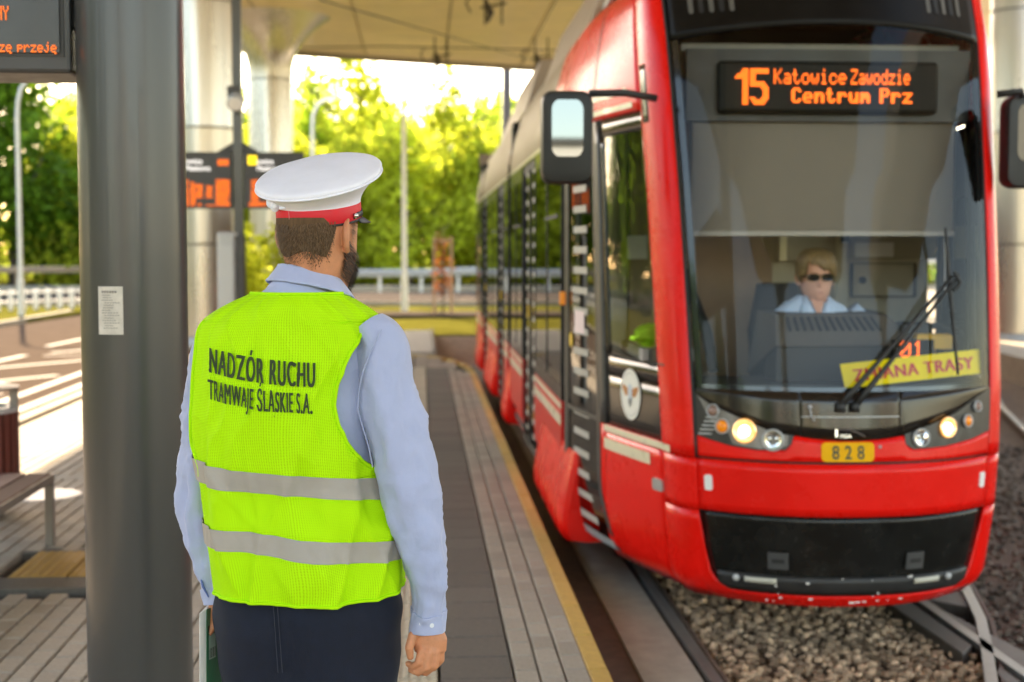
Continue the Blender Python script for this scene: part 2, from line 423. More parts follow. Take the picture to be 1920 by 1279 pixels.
# trackbed -------------------------------------------------------------
sheet('trackbed', [(.73,-20),(60,-20),(60,30),(.73,30)], -.40, soil, .3)
m = MB().grid([[(x,y,z) for x in (.16,1.5,4,8,14)] for y,z in ((22.9,-.395),(24.5,-.36),(26.5,-.16),(28.0,-.03))]); tag(m.build('embankment', M('pale brown earth', (.30,.22,.16), .95, spec=.1, nscale=6, namt=.35, bscale=30, bstr=.6, bdist=.04)), kind='structure')
sheet('trackside_slab', [(.742,-12),(.99,-12),(.99,24),(.742,24)], -.30, M('mottled brown slab', (.10,.066,.045), .8, nscale=14, namt=.45, bscale=40, bstr=.3), .1)  # dark mottled brown strip along the platform wall
sb = sheet('rail_slab', [(.992,-12),(1.262,-12),(1.262,30),(.992,30)], -.286, conc, .12)
def rail(name, pts, label, gap=True):
    t = thing(name, label, 'rail', (pts[0][0],pts[0][1],-.4), 'tram track rails')
    zt_ = -.28
    prof_head = [(-.028,0),(.028,0),(.028,-.03),(-.028,-.03)]
    def sweep(prof, mat, nm):
        mm = MB(); rws = []
        for i,(x,y) in enumerate(pts):
            a = Vector(pts[max(i-1,0)]); b = Vector(pts[min(i+1,len(pts)-1)]); d = (b-a).normalized(); n = Vector((d.y,-d.x))
            rws.append([(x+n.x*u, y+n.y*u, zt_+v) for u,v in prof])
        mm.grid(rws, True); mm.build(nm, mat, t)
    sweep(prof_head, railm, 'rail_head'); sweep([(-.012,-.03),(.012,-.03),(.012,-.12),(-.012,-.12)], railside, 'rail_web')
    sweep([(.045,-.016),(.066,-.016),(.066,-.05),(.045,-.05)], railside, 'groove_lip'); return t
ys = list(np.arange(-12,31,2.0))
rail('rail', [(1.32,y) for y in ys], 'polished steel rail beside the pale slab nearest the platform')
rail('rail', [(2.755,y) for y in ys], 'steel rail running under the right half of the red tram')
rail('rail', [(2.30,5.3),(2.52,6.05),(2.75,6.68),(2.93,7.2),(3.12,7.9),(3.35,8.9),(3.70,10.5),(4.1,12.3),(4.6,14.5),(5.4,18),(6.6,22)], 'curved rail branching off across the right hand rail')
rail('rail', [(4.0,5.3),(4.4,6.9),(4.85,9),(5.5,11.5),(6.3,14.2),(7.2,17.2),(8.6,21)], 'curved outer rail on the dark ballast at right')
fr = thing('rail_crossing', 'grey cast steel crossing plates flanking the meeting rails', 'rail crossing', (2.75,6.68,-.32))
m = MB()
m.prism([(2.80,5.4,-.37),(3.02,5.4,-.37),(2.93,6.6,-.37),(2.80,7.6,-.37)],(0,0,.075)); m.prism([(2.56,5.45,-.37),(2.705,5.45,-.37),(2.705,6.42,-.37),(2.64,6.3,-.37)],(0,0,.075))
m.prism([(2.705,6.75,-.37),(2.60,6.6,-.37),(2.56,7.7,-.37),(2.705,7.9,-.37)],(0,0,.078)); m.prism([(2.81,7.7,-.37),(2.99,7.5,-.37),(3.3,8.4,-.37),(2.98,8.6,-.37)],(0,0,.072))
bevel(m.build('plate', M('worn cast steel', (.12,.10,.08), .6, metal=.2, nscale=14, namt=.25), fr), .006)
# ballast stones
ico = bmesh.new(); bmesh.ops.create_icosphere(ico, subdivisions=1, radius=1); iv = np.array([v.co[:] for v in ico.verts]); ifc = np.array([[v.index for v in f.verts] for f in ico.faces]); ico.free()
def stones(name, n, sampler, size, label=None, mat=stone):
    V = []; Fc = []
    for i in range(n):
        x,y,z = sampler(); s = size*random.uniform(.6,1.3)
        q = iv*(1+rng.uniform(-.35,.35,(len(iv),1)))*np.array([s, s*random.uniform(.6,1), s*random.uniform(.45,.8)])
        a = random.random()*6.28; b = random.uniform(-.6,.6); ca,sa,cb,sb_ = math.cos(a),math.sin(a),math.cos(b),math.sin(b)
        rot = np.array([[ca,-sa,0],[sa,ca,0],[0,0,1]])@np.array([[1,0,0],[0,cb,-sb_],[0,sb_,cb]])
        V.append(q@rot.T+np.array([x,y,z])); Fc.append(ifc+i*len(iv))
    me = bpy.data.meshes.new(name); me.from_pydata(np.vstack(V).tolist(), [], np.vstack(Fc).tolist()); me.update()
    o = link(name, me, mat); o['kind'] = 'stuff'; return o
def s1():
    return random.uniform(1.42,2.70), random.uniform(5.2,9.2), random.uniform(-.40,-.325)+.02*nz(random.random(),1,1)
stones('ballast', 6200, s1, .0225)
def s2():
    y = 5.3+9*random.random()**1.6; return random.uniform(2.85,2.95+.33*y), y, random.uniform(-.41,-.335)
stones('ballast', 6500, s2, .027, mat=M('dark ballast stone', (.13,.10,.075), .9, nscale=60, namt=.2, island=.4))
def s3(): return random.uniform(.3,3.0), random.uniform(23.0,24.6), random.uniform(-.39,-.34)
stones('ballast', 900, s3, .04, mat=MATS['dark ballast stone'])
# opposite platform at the right
op = sheet('far_platform', [(9.0,20),(40,20),(40,60),(13.5,60)], .02, conc, .5)
m = MB(); m.prism([(7.6,17,-.3),(30,17,-.3),(30,19.9,-.3),(9.0,19.9,-.3)],(0,0,.30)); tag(m.build('far_platform', conc), kind='structure')

# viaduct --------------------------------------------------------------
CZ = 7.62
deck = thing('viaduct_deck', 'wide viaduct deck with pale panelled underside over the tram stop', 'viaduct', (0,20,CZ))
panm = M('warm soffit panel', (.78,.65,.45), .45, nscale=1.5, namt=.10, objrand=.05, coat=.1)
def yend(x): return 43.8+.42*(x+2)
m = MB(); m.prism([(-6.5,-9,CZ+.05),(5.6,-9,CZ+.05),(5.6,yend(5.6)+.1,CZ+.05),(-6.5,yend(-6.5)+.1,CZ+.05)],(0,0,1.2)); m.build('slab', M('viaduct concrete', (.40,.37,.32), .8, nscale=2, namt=.12), deck)  # unseen right edge and rear end cut short to admit sky light
m = MB(); m.prism([(-6.6,yend(-6.6)+.12,CZ-.16),(5.7,yend(5.7)+.12,CZ-.16),(5.7,yend(5.7)+.42,CZ-.16),(-6.6,yend(-6.6)+.42,CZ-.16)],(0,0,1.5)); m.build('edge_beam', M('edge beam paint', (.28,.25,.21), .6, nscale=3, namt=.15), deck)
m = MB(); m.box(-6.8,-6.51,-9,yend(-6.6),CZ-.16,CZ+1.3); m.build('edge_beam', MATS['edge beam paint'], deck)
W = 2.40; L_ = 4.0
for i in range(5):
    for k in range(15):
        x0 = -6.45+i*2.40; y0 = -8.9+k*L_; y1 = min(y0+L_, yend(x0+W/2))
        if y1-y0 < .3: continue
        ya = min(y0+L_, yend(x0)); yb = min(y0+L_, yend(x0+W)); e = .02
        mm = MB(); mm.prism([(x0+e,y0+e,CZ-.04),(x0+W-e,y0+e,CZ-.04),(x0+W-e,yb-e,CZ-.04),(x0+e,ya-e,CZ-.04)],(0,0,.08)); mm.build('soffit_panel', panm, deck)
for (x) in (-4.05,.75):
    MB().box(x-.012,x+.012,-8.9,42,CZ-.06,CZ-.042).build('seam_strip', MATS['edge beam paint'], deck)
t2 = thing('viaduct_deck', 'unseen added deck beyond the tram, set apart to let sky light through', 'viaduct', (12,20,CZ))  # unseen deck, split off so sky light falls through the open gap
MB().box(9.2,17,-9,50,CZ+.02,CZ+1.25).build('slab', MATS['viaduct concrete'], t2)
for k in range(14): MB().box(9.25,16.9,-8.9+4*k,-4.95+4*k,CZ-.04,CZ+.04).build('soffit_panel', panm, t2)
for y in (24.0, 32.6):
    MB().box(-6.4,5.5,y,y+.5,CZ-.2,CZ-.045).build('cross_beam', M('beam paint', (.50,.42,.29), .5, nscale=2, namt=.1), deck)
clad = M('satin column cladding', (.52,.47,.40), .30, metal=.75, nscale=1.2, namt=.08, stretch=(1,1,.2))
cladw = M('white column cladding', (.62,.61,.60), .28, metal=.6, nscale=1.2, namt=.08, stretch=(1,1,.2))
def column(x, y, label):
    t = thing('viaduct_column', label, 'column', (x,y,-.1), 'columns carrying the viaduct')
    r = .555
    MB().lathe(x,y,[(r+.04,-.1),(r+.04,.12),(r,.14)],40).build('base_ring', galv, t, True)
    for (a,b,mt) in ((.14,1.75,clad),(1.77,3.78,clad),(3.80,5.98,cladw)):
        autosmooth(MB().lathe(x,y,[(r-.012,a),(r,a+.012),(r,b-.012),(r-.012,b)],48).build('cladding_drum', mt, t))
    MB().lathe(x,y,[(r-.02,1.7),(r-.02,6.0)],32).build('core', blackm, t)
    prof = []
    for i in range(13):
        u = i/12; prof.append((r+1.0*u**2.6, 6.0+(CZ-6.02)*u))
    autosmooth(MB().lathe(x,y,prof,48).build('capital', cladw, t)); return t
column(-3.82,25.6,'wide metal clad column right behind the departure board')
column(-3.82,37.0,'flared column rising at the far edge of the viaduct beyond the cap')
column(10.95,25.6,'metal clad column behind the right flank of the tram')
for (x,y) in ((-3.82,-9),(10.95,-9),(10.95,37)): column(x,y,'metal clad viaduct column standing behind the photographer' if y < 0 else 'metal clad viaduct column hidden behind the tram')  # unseen columns, added for their shadows and reflections

# overhead line --------------------------------------------------------
wirem = M('dark wire', (.03,.03,.03), .5)
def wire(name, pts, r, label):
    o = MB().tube(pts, r, 6).build(name, wirem); tag(o, label, 'wire'); o['label'] = label; return o
wire('contact_wire', [(-1.7,-20,5.05),(-1.38,20,5.1),(3.15,40,6.95),(5.5,52,6.6)], .012, 'thin wire slanting under the soffit towards the steel masts')
wire('contact_wire', [(2.04,-20,5.4),(2.04,30,5.4),(5.5,58,5.5)], .008, 'contact wire hung straight above the red tram roof')
wire('span_wire', [(-4.9,40,7.2),(-1,40,7.3),(4.3,40.1,7.25)], .018, 'dark span wire stretched across the soffit near its far edge')
for (x,y,z,lab) in ((.40,40,7.2,'dark wire hanger with two drop bars hanging near the soffit edge'),(3.2,40,7.2,'small dark insulator bracket on the span wire above the tram roof'),(1.35,30,6.9,'dark insulator rod on the slanting wire')):
    t = thing('wire_hanger', lab, 'wire hanger', (x,y,z))
    mm = MB(); mm.tube([(x,y,z+.4),(x,y,z-.55)], .02, 6); mm.tube([(x+.35,y,z+.4),(x+.35,y,z-.55)], .02, 6); mm.tube([(x-.1,y,z-.2),(x+.45,y,z-.1)], .025, 6); mm.build('drop_bar', wirem, t)
    m2_ = MB(); m2_.tube([(x,y,z-.05),(x+.12,y,z-.3),(x+.05,y,z-.5)], [.05,.08,.03], 8); m2_.tube([(x-.25,y,z+.1),(x-.4,y,z-.1),(x-.3,y,z-.3)], .02, 6); m2_.build('insulator', M('insulator', (.06,.05,.045), .3), t)
def mast(x,y,h,r,label):
    t = thing('steel_mast', label, 'mast', (x,y,-.1)); MB().cyl(x,y,-.1,h,r,16).build('shaft', M('mast paint', (.10,.09,.085), .6, nscale=4, namt=.1), t, True)
    MB().cyl(x,y,-.1,.15,r*2.0,12).build('base_plate', galv, t); MB().cyl(x,y,h*.55,h*.55+.35,r*1.25,12).build('clamp', galv, t); return t
mast(3.0,50,8.6,.17,'thick grey steel mast standing left of the tram roof')
mast(4.95,60,9.0,.16,'slimmer grey steel mast directly above the tram roof line')

# lamps ----------------------------------------------------------------
def lamp(x,y,h,reach,yaw,label,r=.06):
    t = thing('street_lamp', label, 'street lamp', (x,y,-.05), 'white lamp posts')
    c_, s_ = math.cos(yaw), math.sin(yaw)
    arc = [(x,y,h-1.0),(x+.03*c_,y,h-.6),(x+.22*reach*c_,y+.22*reach*s_,h-.25),(x+.55*reach*c_,y+.55*reach*s_,h-.05),(x+reach*c_,y+reach*s_,h+.04)]
    autosmooth(MB().tube([(x,y,-.05),(x,y,.9)], [r*1.35,r*1.3], 14).build('base_shaft', whitepost, t))
    autosmooth(MB().tube([(x,y,.9),(x,y,h-1.0)], [r,r*.8], 14).build('pole', whitepost, t))
    autosmooth(MB().tube(arc, [r*.8,r*.75,r*.7,r*.65,r*.6], 12).build('arm', whitepost, t))
    e = Vector(arc[-1]); hd = MB(); hd.tube([e-Vector((.05*c_,.05*s_,0)), e+Vector((.2*c_,.2*s_,.03)), e+Vector((.5*c_,.5*s_,.0))], [(.07,.05),(.13,.06),(.05,.03)], 12)
    hd.build('lamp_head', galv, t, True); return t
lamp(-.47,40,6.2,.45,0.1,'white lamp post standing in the middle between cap and tram',.075)
lamp(-3.9,52,7.1,.75,0.1,'white lamp post with curved arm just above the officer cap',.075)
lamp(-10.3,37.4,6.05,.5,.3,'white lamp post by the road at the far left',.062)

# guard rails ----------------------------------------------------------
def guardrail(pts, h, label, mat_beam, mat_post, beams=1, step=2.0, name='guard_rail', pw=.06):
    t = thing(name, label, 'guard rail', (pts[0][0],pts[0][1],0))
    pl = [Vector((p[0],p[1],p[2])) for p in pts]
    for b in range(beams):
        z = h-.17-b*.4; rws = []
        prof = [(0,-.15),(-.05,-.10),(-.05,-.05),(0,-.01),(0,.01),(-.05,.05),(-.05,.10),(0,.15)]
        for i,p in enumerate(pl):
            d = (pl[min(i+1,len(pl)-1)]-pl[max(i-1,0)]).normalized(); n = Vector((-d.y,d.x,0))
            rws.append([(p.x+n.x*u*1.2,p.y+n.y*u*1.2,p.z+z+v) for u,v in prof])
        solidify(MB().grid(rws).build('beam', mat_beam, t), .01)
    tot = 0; me = None
    for i in range(len(pl)-1):
        d = pl[i+1]-pl[i]; k = max(1,int(d.length/step))
        for j in range(k):
            p = pl[i]+d*(j/k)
            if me is None:
                me = MB().box(-pw,pw,.03,.03+pw*1.5,-.35,h-.1,.01).mesh('post'); me.materials.append(mat_post)
            o = bpy.data.objects.new('post', me); col.objects.link(o); o.parent = t; o.location = p-Vector(t.location)
    return t
rusty = M('brown wooden rail', (.42,.30,.20), .7, nscale=8, namt=.2)
guardrail([(-40,62,.1),(-30,64,.1),(-22,66,.1),(-15,67,.1),(-9,67.5,.1)], .85, 'brownish guard rail along the wood at the far left', rusty, rusty, 1, 3.0)
guardrail([(-8,55,.02),(-3.3,56.5,.02),(0,57.4,.02),(3,58.2,.12),(7,58.5,.3),(14,57,.5),(24,55,.6)], .9, 'pale guard rail rising towards the tram in front of the bright trees', galv, whitepost, 1, 1.5)
ft = thing('post_fence', 'low fence of white posts with grey rails along the grass verge at left', 'fence', (-11.5,38,0))
pm = MB().box(-.06,.06,-.04,.04,-.3,.55,.01).mesh('post'); pm.materials.append(whitepost)
a, b = Vector((-17,33.0,0)), Vector((-9.7,43.0,0))
for i in range(30):
    p = a.lerp(b,i/29); o = bpy.data.objects.new('post', pm); col.objects.link(o); o.parent = ft; o.location = p-Vector(ft.location)
for z in (.2,.46): MB().tube([a+Vector((0,.08,z)), b+Vector((0,.08,z))], .03, 8).build('rail', galv, ft)

# vegetation -----------------------------------------------------------
def leafmat(name, c, tr=.5):
    m = M(name, c, .6, island=.45, objrand=.12, trans=tr, spec=.25); return m
lf_y = leafmat('yellow green leaves', (.52,.56,.045), .78)
lf_g = leafmat('mid green leaves', (.42,.52,.05), .75)
lf_d = leafmat('deep green leaves', (.14,.24,.014), .65)
def crown_mesh(name, lobes, n, size, mat, seed):
    r_ = np.random.default_rng(seed); V = np.zeros((n*4,3)); k = 0
    w = np.array([l[3]*l[4] for l in lobes]); w = w/w.sum(); idx = r_.choice(len(lobes), n, p=w)
    for i in range(n):
        cx,cy,cz,rx,rz = lobes[idx[i]]; d = r_.normal(size=3); d /= np.linalg.norm(d)
        rad = (1-abs(r_.normal()*.28)); rad = max(rad,.15)
        c = np.array([cx,cy,cz])+d*np.array([rx,rx,rz])*rad*(1+.18*math.sin(7*d[0]+3*d[2]+i%3))
        a = r_.normal(size=3); a /= np.linalg.norm(a); b = np.cross(a, r_.normal(size=3)); b /= np.linalg.norm(b)
        s = size*r_.uniform(.6,1.35); V[4*i:4*i+4] = [c-a*s, c+b*s*.55, c+a*s, c-b*s*.55]
    me = bpy.data.meshes.new(name); me.from_pydata(V.tolist(), [], (np.arange(n*4).reshape(n,4)).tolist()); me.update(); me.materials.append(mat); return me
def lobeset(seed, n, spread, h0, h1, r):
    q = random.Random(seed); out = []
    for i in range(n):
        u = i/(n-1); z = h0+(h1-h0)*u; s = spread*(1-.75*max(0,u-.25)/.75)
        a = q.random()*6.28; out.append((math.cos(a)*s*q.uniform(.2,1),math.sin(a)*s*q.uniform(.2,1),z,r*q.uniform(.7,1.2)*(1-.4*u),r*q.uniform(.6,1.0)*(1-.35*u)))
    return out
def trunk_mesh(h, r, seed):
    q = random.Random(seed); m = MB(); pts = [(0,0,-.4)]; x=y=0
    for i in range(1,7):
        x += q.uniform(-.12,.12); y += q.uniform(-.12,.12); pts.append((x,y,h*i/6))
    m.tube(pts, [r*(1-.13*i) for i in range(7)], 9)
    for i in range(6):
        b = Vector(pts[q.randint(2,5)]); a = q.random()*6.28; ln = h*q.uniform(.2,.4)
        m.tube([b, b+Vector((math.cos(a)*ln*.5,math.sin(a)*ln*.5,ln*.45)), b+Vector((math.cos(a)*ln,math.sin(a)*ln,ln*.95))], [r*.4,r*.25,r*.08], 6)
    me = m.mesh('trunk'); me.materials.append(barkm); me.polygons.foreach_set('use_smooth',[True]*len(me.polygons)); return me
def birch_lobes(seed): return lobeset(seed, 14, 1.6, 3.0, 9.6, 1.35)
CR = {
 'yellow': [crown_mesh('crown', lobeset(s,11,2.4,.9,5.4,1.9), 3800, .18, lf_y, s) for s in (1,2,3)],
 'green': [crown_mesh('crown', lobeset(s,13,2.7,1.4,7.5,2.2), 4600, .20, lf_g, s) for s in (4,5)],
 'deep': [crown_mesh('crown', lobeset(s,15,3.2,2.0,10.5,2.6), 5200, .23, lf_d, s) for s in (6,7)],
 'airy': [crown_mesh('crown', birch_lobes(s), 3300, .16, lf_y if s == 8 else lf_g, s) for s in (8,9)]}
TK = {'yellow': trunk_mesh(3.6,.14,1), 'green': trunk_mesh(5.5,.18,2), 'deep': trunk_mesh(8,.26,3), 'airy': trunk_mesh(9.0,.13,4)}
TL = {'yellow':('sunlit yellow green tree in the thicket behind the guard rail','sunlit trees behind the guard rail'),
      'green':('rounded mid green tree standing among the background trees','green background trees'),
      'deep':('tall deep green tree at the edge of the wood','dark trees of the wood'),
      'airy':('slender airy tree rising above the thicket against the sky','airy trees above the thicket')}
tcount = {}
def tree(kind, x, y, s, label=None):
    k = tcount.get(kind,0); tcount[kind] = k+1
    t = thing({'yellow':'leafy_tree','green':'round_tree','deep':'tall_tree','airy':'slender_tree'}[kind], label or TL[kind][0], 'tree', (x,y,.2 if y > 68 else -.1), None if label else TL[kind][1])
    t.scale = (s*random.uniform(.92,1.08),)*2+(s,); t.rotation_euler = (0,0,random.random()*6.28)
    for nm, me in (('trunk',TK[kind]),('crown',CR[kind][k % len(CR[kind])])):
        o = bpy.data.objects.new(nm, me); col.objects.link(o); o.parent = t
    return t
YL = {3:'yellow green tree showing behind the flared far column',4:'yellow green tree rising over the left half of the white cap',5:'bright yellow green tree right behind the cap visor',
 6:'bright yellow green tree directly behind the middle lamp post',7:'bright yellow green tree between the middle lamp post and the tram',8:'yellow green tree half hidden by the far end of the tram'}
for i in range(13): tree('yellow', -16+i*2.55+random.uniform(-.6,.6), 71+random.uniform(-2,3), random.uniform(1.08,1.3), YL.get(i))
for i in range(14): tree('green', -22+i*3.4+random.uniform(-1,1), 90+random.uniform(-2,3), random.uniform(1.2,1.4))
for i in range(9): tree('green', -18+i*4.0+random.uniform(-1,1), 79+random.uniform(-2,3), random.uniform(1.05,1.2))
tree('airy', -3.3, 74, 1.22, 'tall pale green tree with loose crown left of the middle lamp post')
tree('airy', -5.6, 76, 1.12, 'slim light tree half behind the curved lamp arm')
tree('airy', 1.35, 74, 1.05, 'small airy tree poking above the thicket near the tram roof')
tree('airy', -7.6, 78, .74)
for i,(x,y,s) in enumerate(((-21.9,72,1.25),(-19.6,70,1.02),(-28,76,1.2),(-33,74,1.1),(-38,75,1.2),(-46,72,1.2))): tree('deep', x, y, s, 'biggest deep green tree at the far left edge of the photo' if i == 0 else None)
for i,(x,y,s) in enumerate(((-21.5,69.6,.62),(-18.3,70.6,.66),(-25,69.5,.6),(-16.6,71.5,.7))): tree('green', x, y, s)
tree('airy', -18.0, 76, .95); tree('green', -17.4, 74, 1.0); tree('green', -15.6, 73, .9)
# trees seen only in reflections and at the sides
for i in range(12): tree('deep', -27-i%3*2.5, -22+i*7, random.uniform(.75,1.05))
for i in range(16): tree('green', -44+i*6.5, -60+random.uniform(-4,4), .7)
for i in range(7): tree('deep', 20+i*5, 72+random.uniform(-3,3), .9)
def bush(x,y,s,label,me_kind='yellow'):
    t = thing('bush', label, 'bush', (x,y,-.05)); t.scale = (s,s,s)
    o = bpy.data.objects.new('foliage', CRB); col.objects.link(o); o.parent = t
    o = bpy.data.objects.new('stem', TKB); col.objects.link(o); o.parent = t
CRB = crown_mesh('foliage', lobeset(21,9,.55,.3,1.5,.5), 1700, .06, lf_y, 21); TKB = trunk_mesh(1.1,.03,22)
bush(-3.0,30,1.25,'leafy bush just beyond the officer right shoulder'); bush(-3.9,29,1.1,'small bush hidden behind the officer neck')
bush(-4.0,31.5,1.3,'shrub growing behind the departure board post')
# planted sapling tied to stakes
t = thing('staked_sapling', 'reddish sapling tied between two wooden stakes on the lawn', 'sapling', (.55,36.5,0))
stk = M('orange stake wood', (.48,.31,.20), .7, nscale=20, namt=.2)
for dx in (-.22,.22): MB().cyl(.55+dx,36.5,-.1,2.0,.035,8).build('stake', stk, t)
MB().box(.30,.80,36.46,36.5,1.86,1.96).build('crossbar', stk, t)
m = MB(); q = random.Random(5); m.tube([(.55,36.5,-.1),(.57,36.5,.8),(.53,36.5,2.3)],[.025,.02,.008],7)
for i in range(22):
    z = q.uniform(.5,2.2); a = q.random()*6.28; l = q.uniform(.2,.45); m.tube([(.55,36.5,z),(.55+math.cos(a)*l,36.5+math.sin(a)*l,z+l*.7)],[.008,.003],5)
m.build('stem', barkm, t)
link('foliage', crown_mesh('foliage', [(.55,36.5,1.0,.28,.6),(.5,36.5,1.7,.2,.4)], 260, .05, M('russet leaves', (.30,.10,.03), .7, island=.4, trans=.4), 31), None, t)
# buildings behind the camera (only in reflections)
for i,(x,y,w,h,dp) in enumerate(((-30,-70,18,9,12),(-6,-78,14,12,12),(16,-72,20,8,12),(44,-66,16,11,12))):
    t = thing('apartment_block', ('low grey block with rows of windows far behind','tall beige block with rows of windows far behind','long low white block with windows far behind','corner beige block with windows far behind')[i], 'building', (x,y,-.4))
    MB().box(x-w/2,x+w/2,y-dp,y,-.4,h).build('wall', M('block render %d' % i, ((.45,.42,.38),(.5,.42,.3),(.6,.58,.55),(.5,.44,.35))[i], .8, nscale=2, namt=.1), t)
    MB().box(x-w/2-.3,x+w/2+.3,y-dp-.3,y+.3,h,h+.4).build('roof', charc, t)
    me = MB().box(-.6,.6,0,.05,0,1.5).mesh('window'); me.materials.append(blackg)
    for fz in np.arange(1,h-1.6,2.9):
        for fx in np.arange(-w/2+1.2,w/2-.8,2.4):
            o = bpy.data.objects.new('window', me); col.objects.link(o); o.parent = t; o.location = (fx,.0,.4+fz)
# ================================================================== TRAM
XC = 2.04
WF=[(-.06,.60),(0.0,.65),(.06,.675),(.2,.69),(.4,.705),(.66,.72),(1.0,.735),(2.0,.77),(2.7,.80),(3.0,.81),(3.15,.72),(3.22,.55),(3.28,.1)]
YN=[(-.06,6.60),(0,6.54),(.06,6.515),(.2,6.50),(.4,6.47),(.66,6.47),(.97,6.50),(1.5,6.60),(2.0,6.71),(2.5,6.84),(2.74,6.92),(3.0,7.05),(3.15,7.2),(3.22,7.35),(3.28,7.8)]
IN=[(-.06,.08),(0.0,.05),(.1,.015),(.25,0),(2.5,0),(2.73,.045),(2.95,.11),(3.05,.17),(3.15,.30),(3.22,.50),(3.26,.8),(3.28,1.1)]
YEND = 22.5
def lp(tab, z): return float(np.interp(z, [t[0] for t in tab], [t[1] for t in tab]))
def S0(q, z):
    sg = -1 if q < 0 else 1; t = abs(q); wf = lp(WF,z); yn = lp(YN,z); iw = lp(IN,z); dy = yn-6.5; yc = .27
    if t <= 1: s = wf*t; y = yn+yc*t**2.3
    elif t <= 2:
        v = t-1; p0 = (wf,yn+yc); p1 = (wf+.10,yn+yc+.03); p2 = (wf+.12-.2*iw,yn+yc+.24)
        s = (1-v)**2*p0[0]+2*v*(1-v)*p1[0]+v*v*p2[0]; y = (1-v)**2*p0[1]+2*v*(1-v)*p1[1]+v*v*p2[1]
    elif t <= 3:
        v = t-2; b = (wf+.12-.2*iw,yn+yc+.24); e = (1.165-iw,8.75); c = (max(1.13-iw*.9,b[0]+.02),8.0+.4*dy)
        s = (1-v)**2*b[0]+2*v*(1-v)*c[0]+v*v*e[0]; y = (1-v)**2*b[1]+2*v*(1-v)*c[1]+v*v*e[1]
    else: s = 1.165-iw; y = 8.75+(t-3)*(YEND-8.75)
    return np.array([XC+sg*s, y, z])
def S(q, z, off=0.0):
    p = S0(q,z)
    if off:
        e = 2e-3; a = S0(q+e,z)-S0(q-e,z); b = S0(q,z+e)-S0(q,z-e); n = np.cross(a,b); n = n/(np.linalg.norm(n)+1e-12); p = p+n*off
    return p
tram = thing('tram', 'red low floor tram with black front glass and lit headlights, number 828', 'tram', (XC, 12, -.28))
def patch(name, fq, na, nb, off, mat, thick=.012, parent=None, smooth=True):
    rows = [[S(*fq(i/na, j/nb), off) for i in range(na+1)] for j in range(nb+1)]
    o = MB().grid(rows).build(name, mat, parent or tram, smooth, recalc=False)
    if thick: solidify(o, thick, -1)
    return o
def rectf(q0,q1,z0,z1): return lambda a,b: (q0+(q1-q0)*a, z0+(z1-z0)*b)
def polyp(name, pts, off, mat, parent=None, thick=.008, sub=2):
    """polygon in surface coordinates; filled, subdivided and laid on the shell"""
    bm = bmesh.new(); vs = [bm.verts.new((p[0],p[1],0)) for p in pts]; f = bm.faces.new(vs)
    bmesh.ops.triangulate(bm, faces=[f])
    for _ in range(sub): bmesh.ops.subdivide_edges(bm, edges=[e for e in bm.edges if e.calc_length() > .12], cuts=1)
    bmesh.ops.triangulate(bm, faces=bm.faces); bmesh.ops.recalc_face_normals(bm, faces=bm.faces)
    for v in bm.verts: v.co = S(v.co.x, v.co.y, off)
    me = bpy.data.meshes.new(name); bm.to_mesh(me); bm.free()
    o = link(name, me, mat, parent or tram)
    # face outwards
    ctr = Vector((XC,9.5,1.2)); fl = sum(1 if p.normal.dot(p.center-ctr) > 0 else -1 for p in me.polygons)
    if fl < 0: me.flip_normals()
    if thick: solidify(o, thick, -1)
    return o
GLF = glass('windscreen glass', (.97,.98,.96), 1.34)
GLS = glass('tinted side glass', (.16,.17,.15), 2.4)
GLC = glass('cab side glass', (.80,.84,.78), 1.45)
# under-shell that shows in the panel gaps
patch('shell_frame', rectf(-2,2,-.04,.955), 40, 10, -.03, blackm, 0)
patch('shell_frame', rectf(-2,2,2.765,3.26), 40, 8, -.03, blackm, 0)
# front panels
patch('bumper_panel', rectf(-1.0,1.0,.405,.652), 40, 6, .004, red, .02)
def lip(a,b):
    q = -1.6+3.2*a; z0 = -.045
    top = float(np.interp(abs(q), [0,.80,.815,.875,.92,.95,.973,.991,1.0], [.012,.012,.014,.03,.06,.10,.2,.36,.398]))
    return (q, z0+(top-z0)*b)
patch('bumper_lip', lip, 128, 8, .004, red, .02)
for sg in (-1,1):
    patch('bumper_corner', lambda a,b: (sg*(1.0+1.0*a) if sg>0 else -2.0+1.0*a, .402+.25*b), 12, 6, .004, red, .02)
    patch('bumper_corner', lambda a,b: (sg*(1.6+.4*a) if sg>0 else -2.0+.4*a, -.045+.443*b), 10, 8, .004, red, .02)
# lower grille
def gh(z): return float(np.interp(z, [.015,.03,.06,.10,.2,.36,.40], [.81,.87,.915,.945,.968,.986,.988]))
gr = patch('lower_grille', lambda a,b: ((-1+2*a)*gh(.018+.378*b), .018+.378*b), 40, 14, -.008, M('scuffed black plastic', (.010,.010,.009), .25, spec=.35, nscale=9, namt=.5), .01)
patch('grille_step', lambda a,b: ((-1+2*a)*min(.90,gh(.025+.085*b)-.01), .025+.085*b), 30, 3, .010, blackm, .014, gr)
for q in (-.63,.52):
    patch('fog_bar', rectf(q-.10,q+.10,.075,.10), 5, 2, .022, M('ribbed lamp bar', (.55,.54,.46), .35), .008, gr)
for q in (-.52,.42):
    mm = polyp('tow_socket', [(q-.065,.145),(q+.065,.145),(q+.065,.225),(q-.065,.225)], .010, M('grey socket', (.06,.06,.06), .5), gr); polyp('socket_slot', [(q-.04,.175),(q+.04,.175),(q+.04,.195),(q-.04,.195)], .013, rubber, gr, 0)
for q in (-.78,.70): 
    c = S(q,.09,.02); MB().sphere(c,(.018,.012,.018)).build('round_sensor', galv, gr, True)
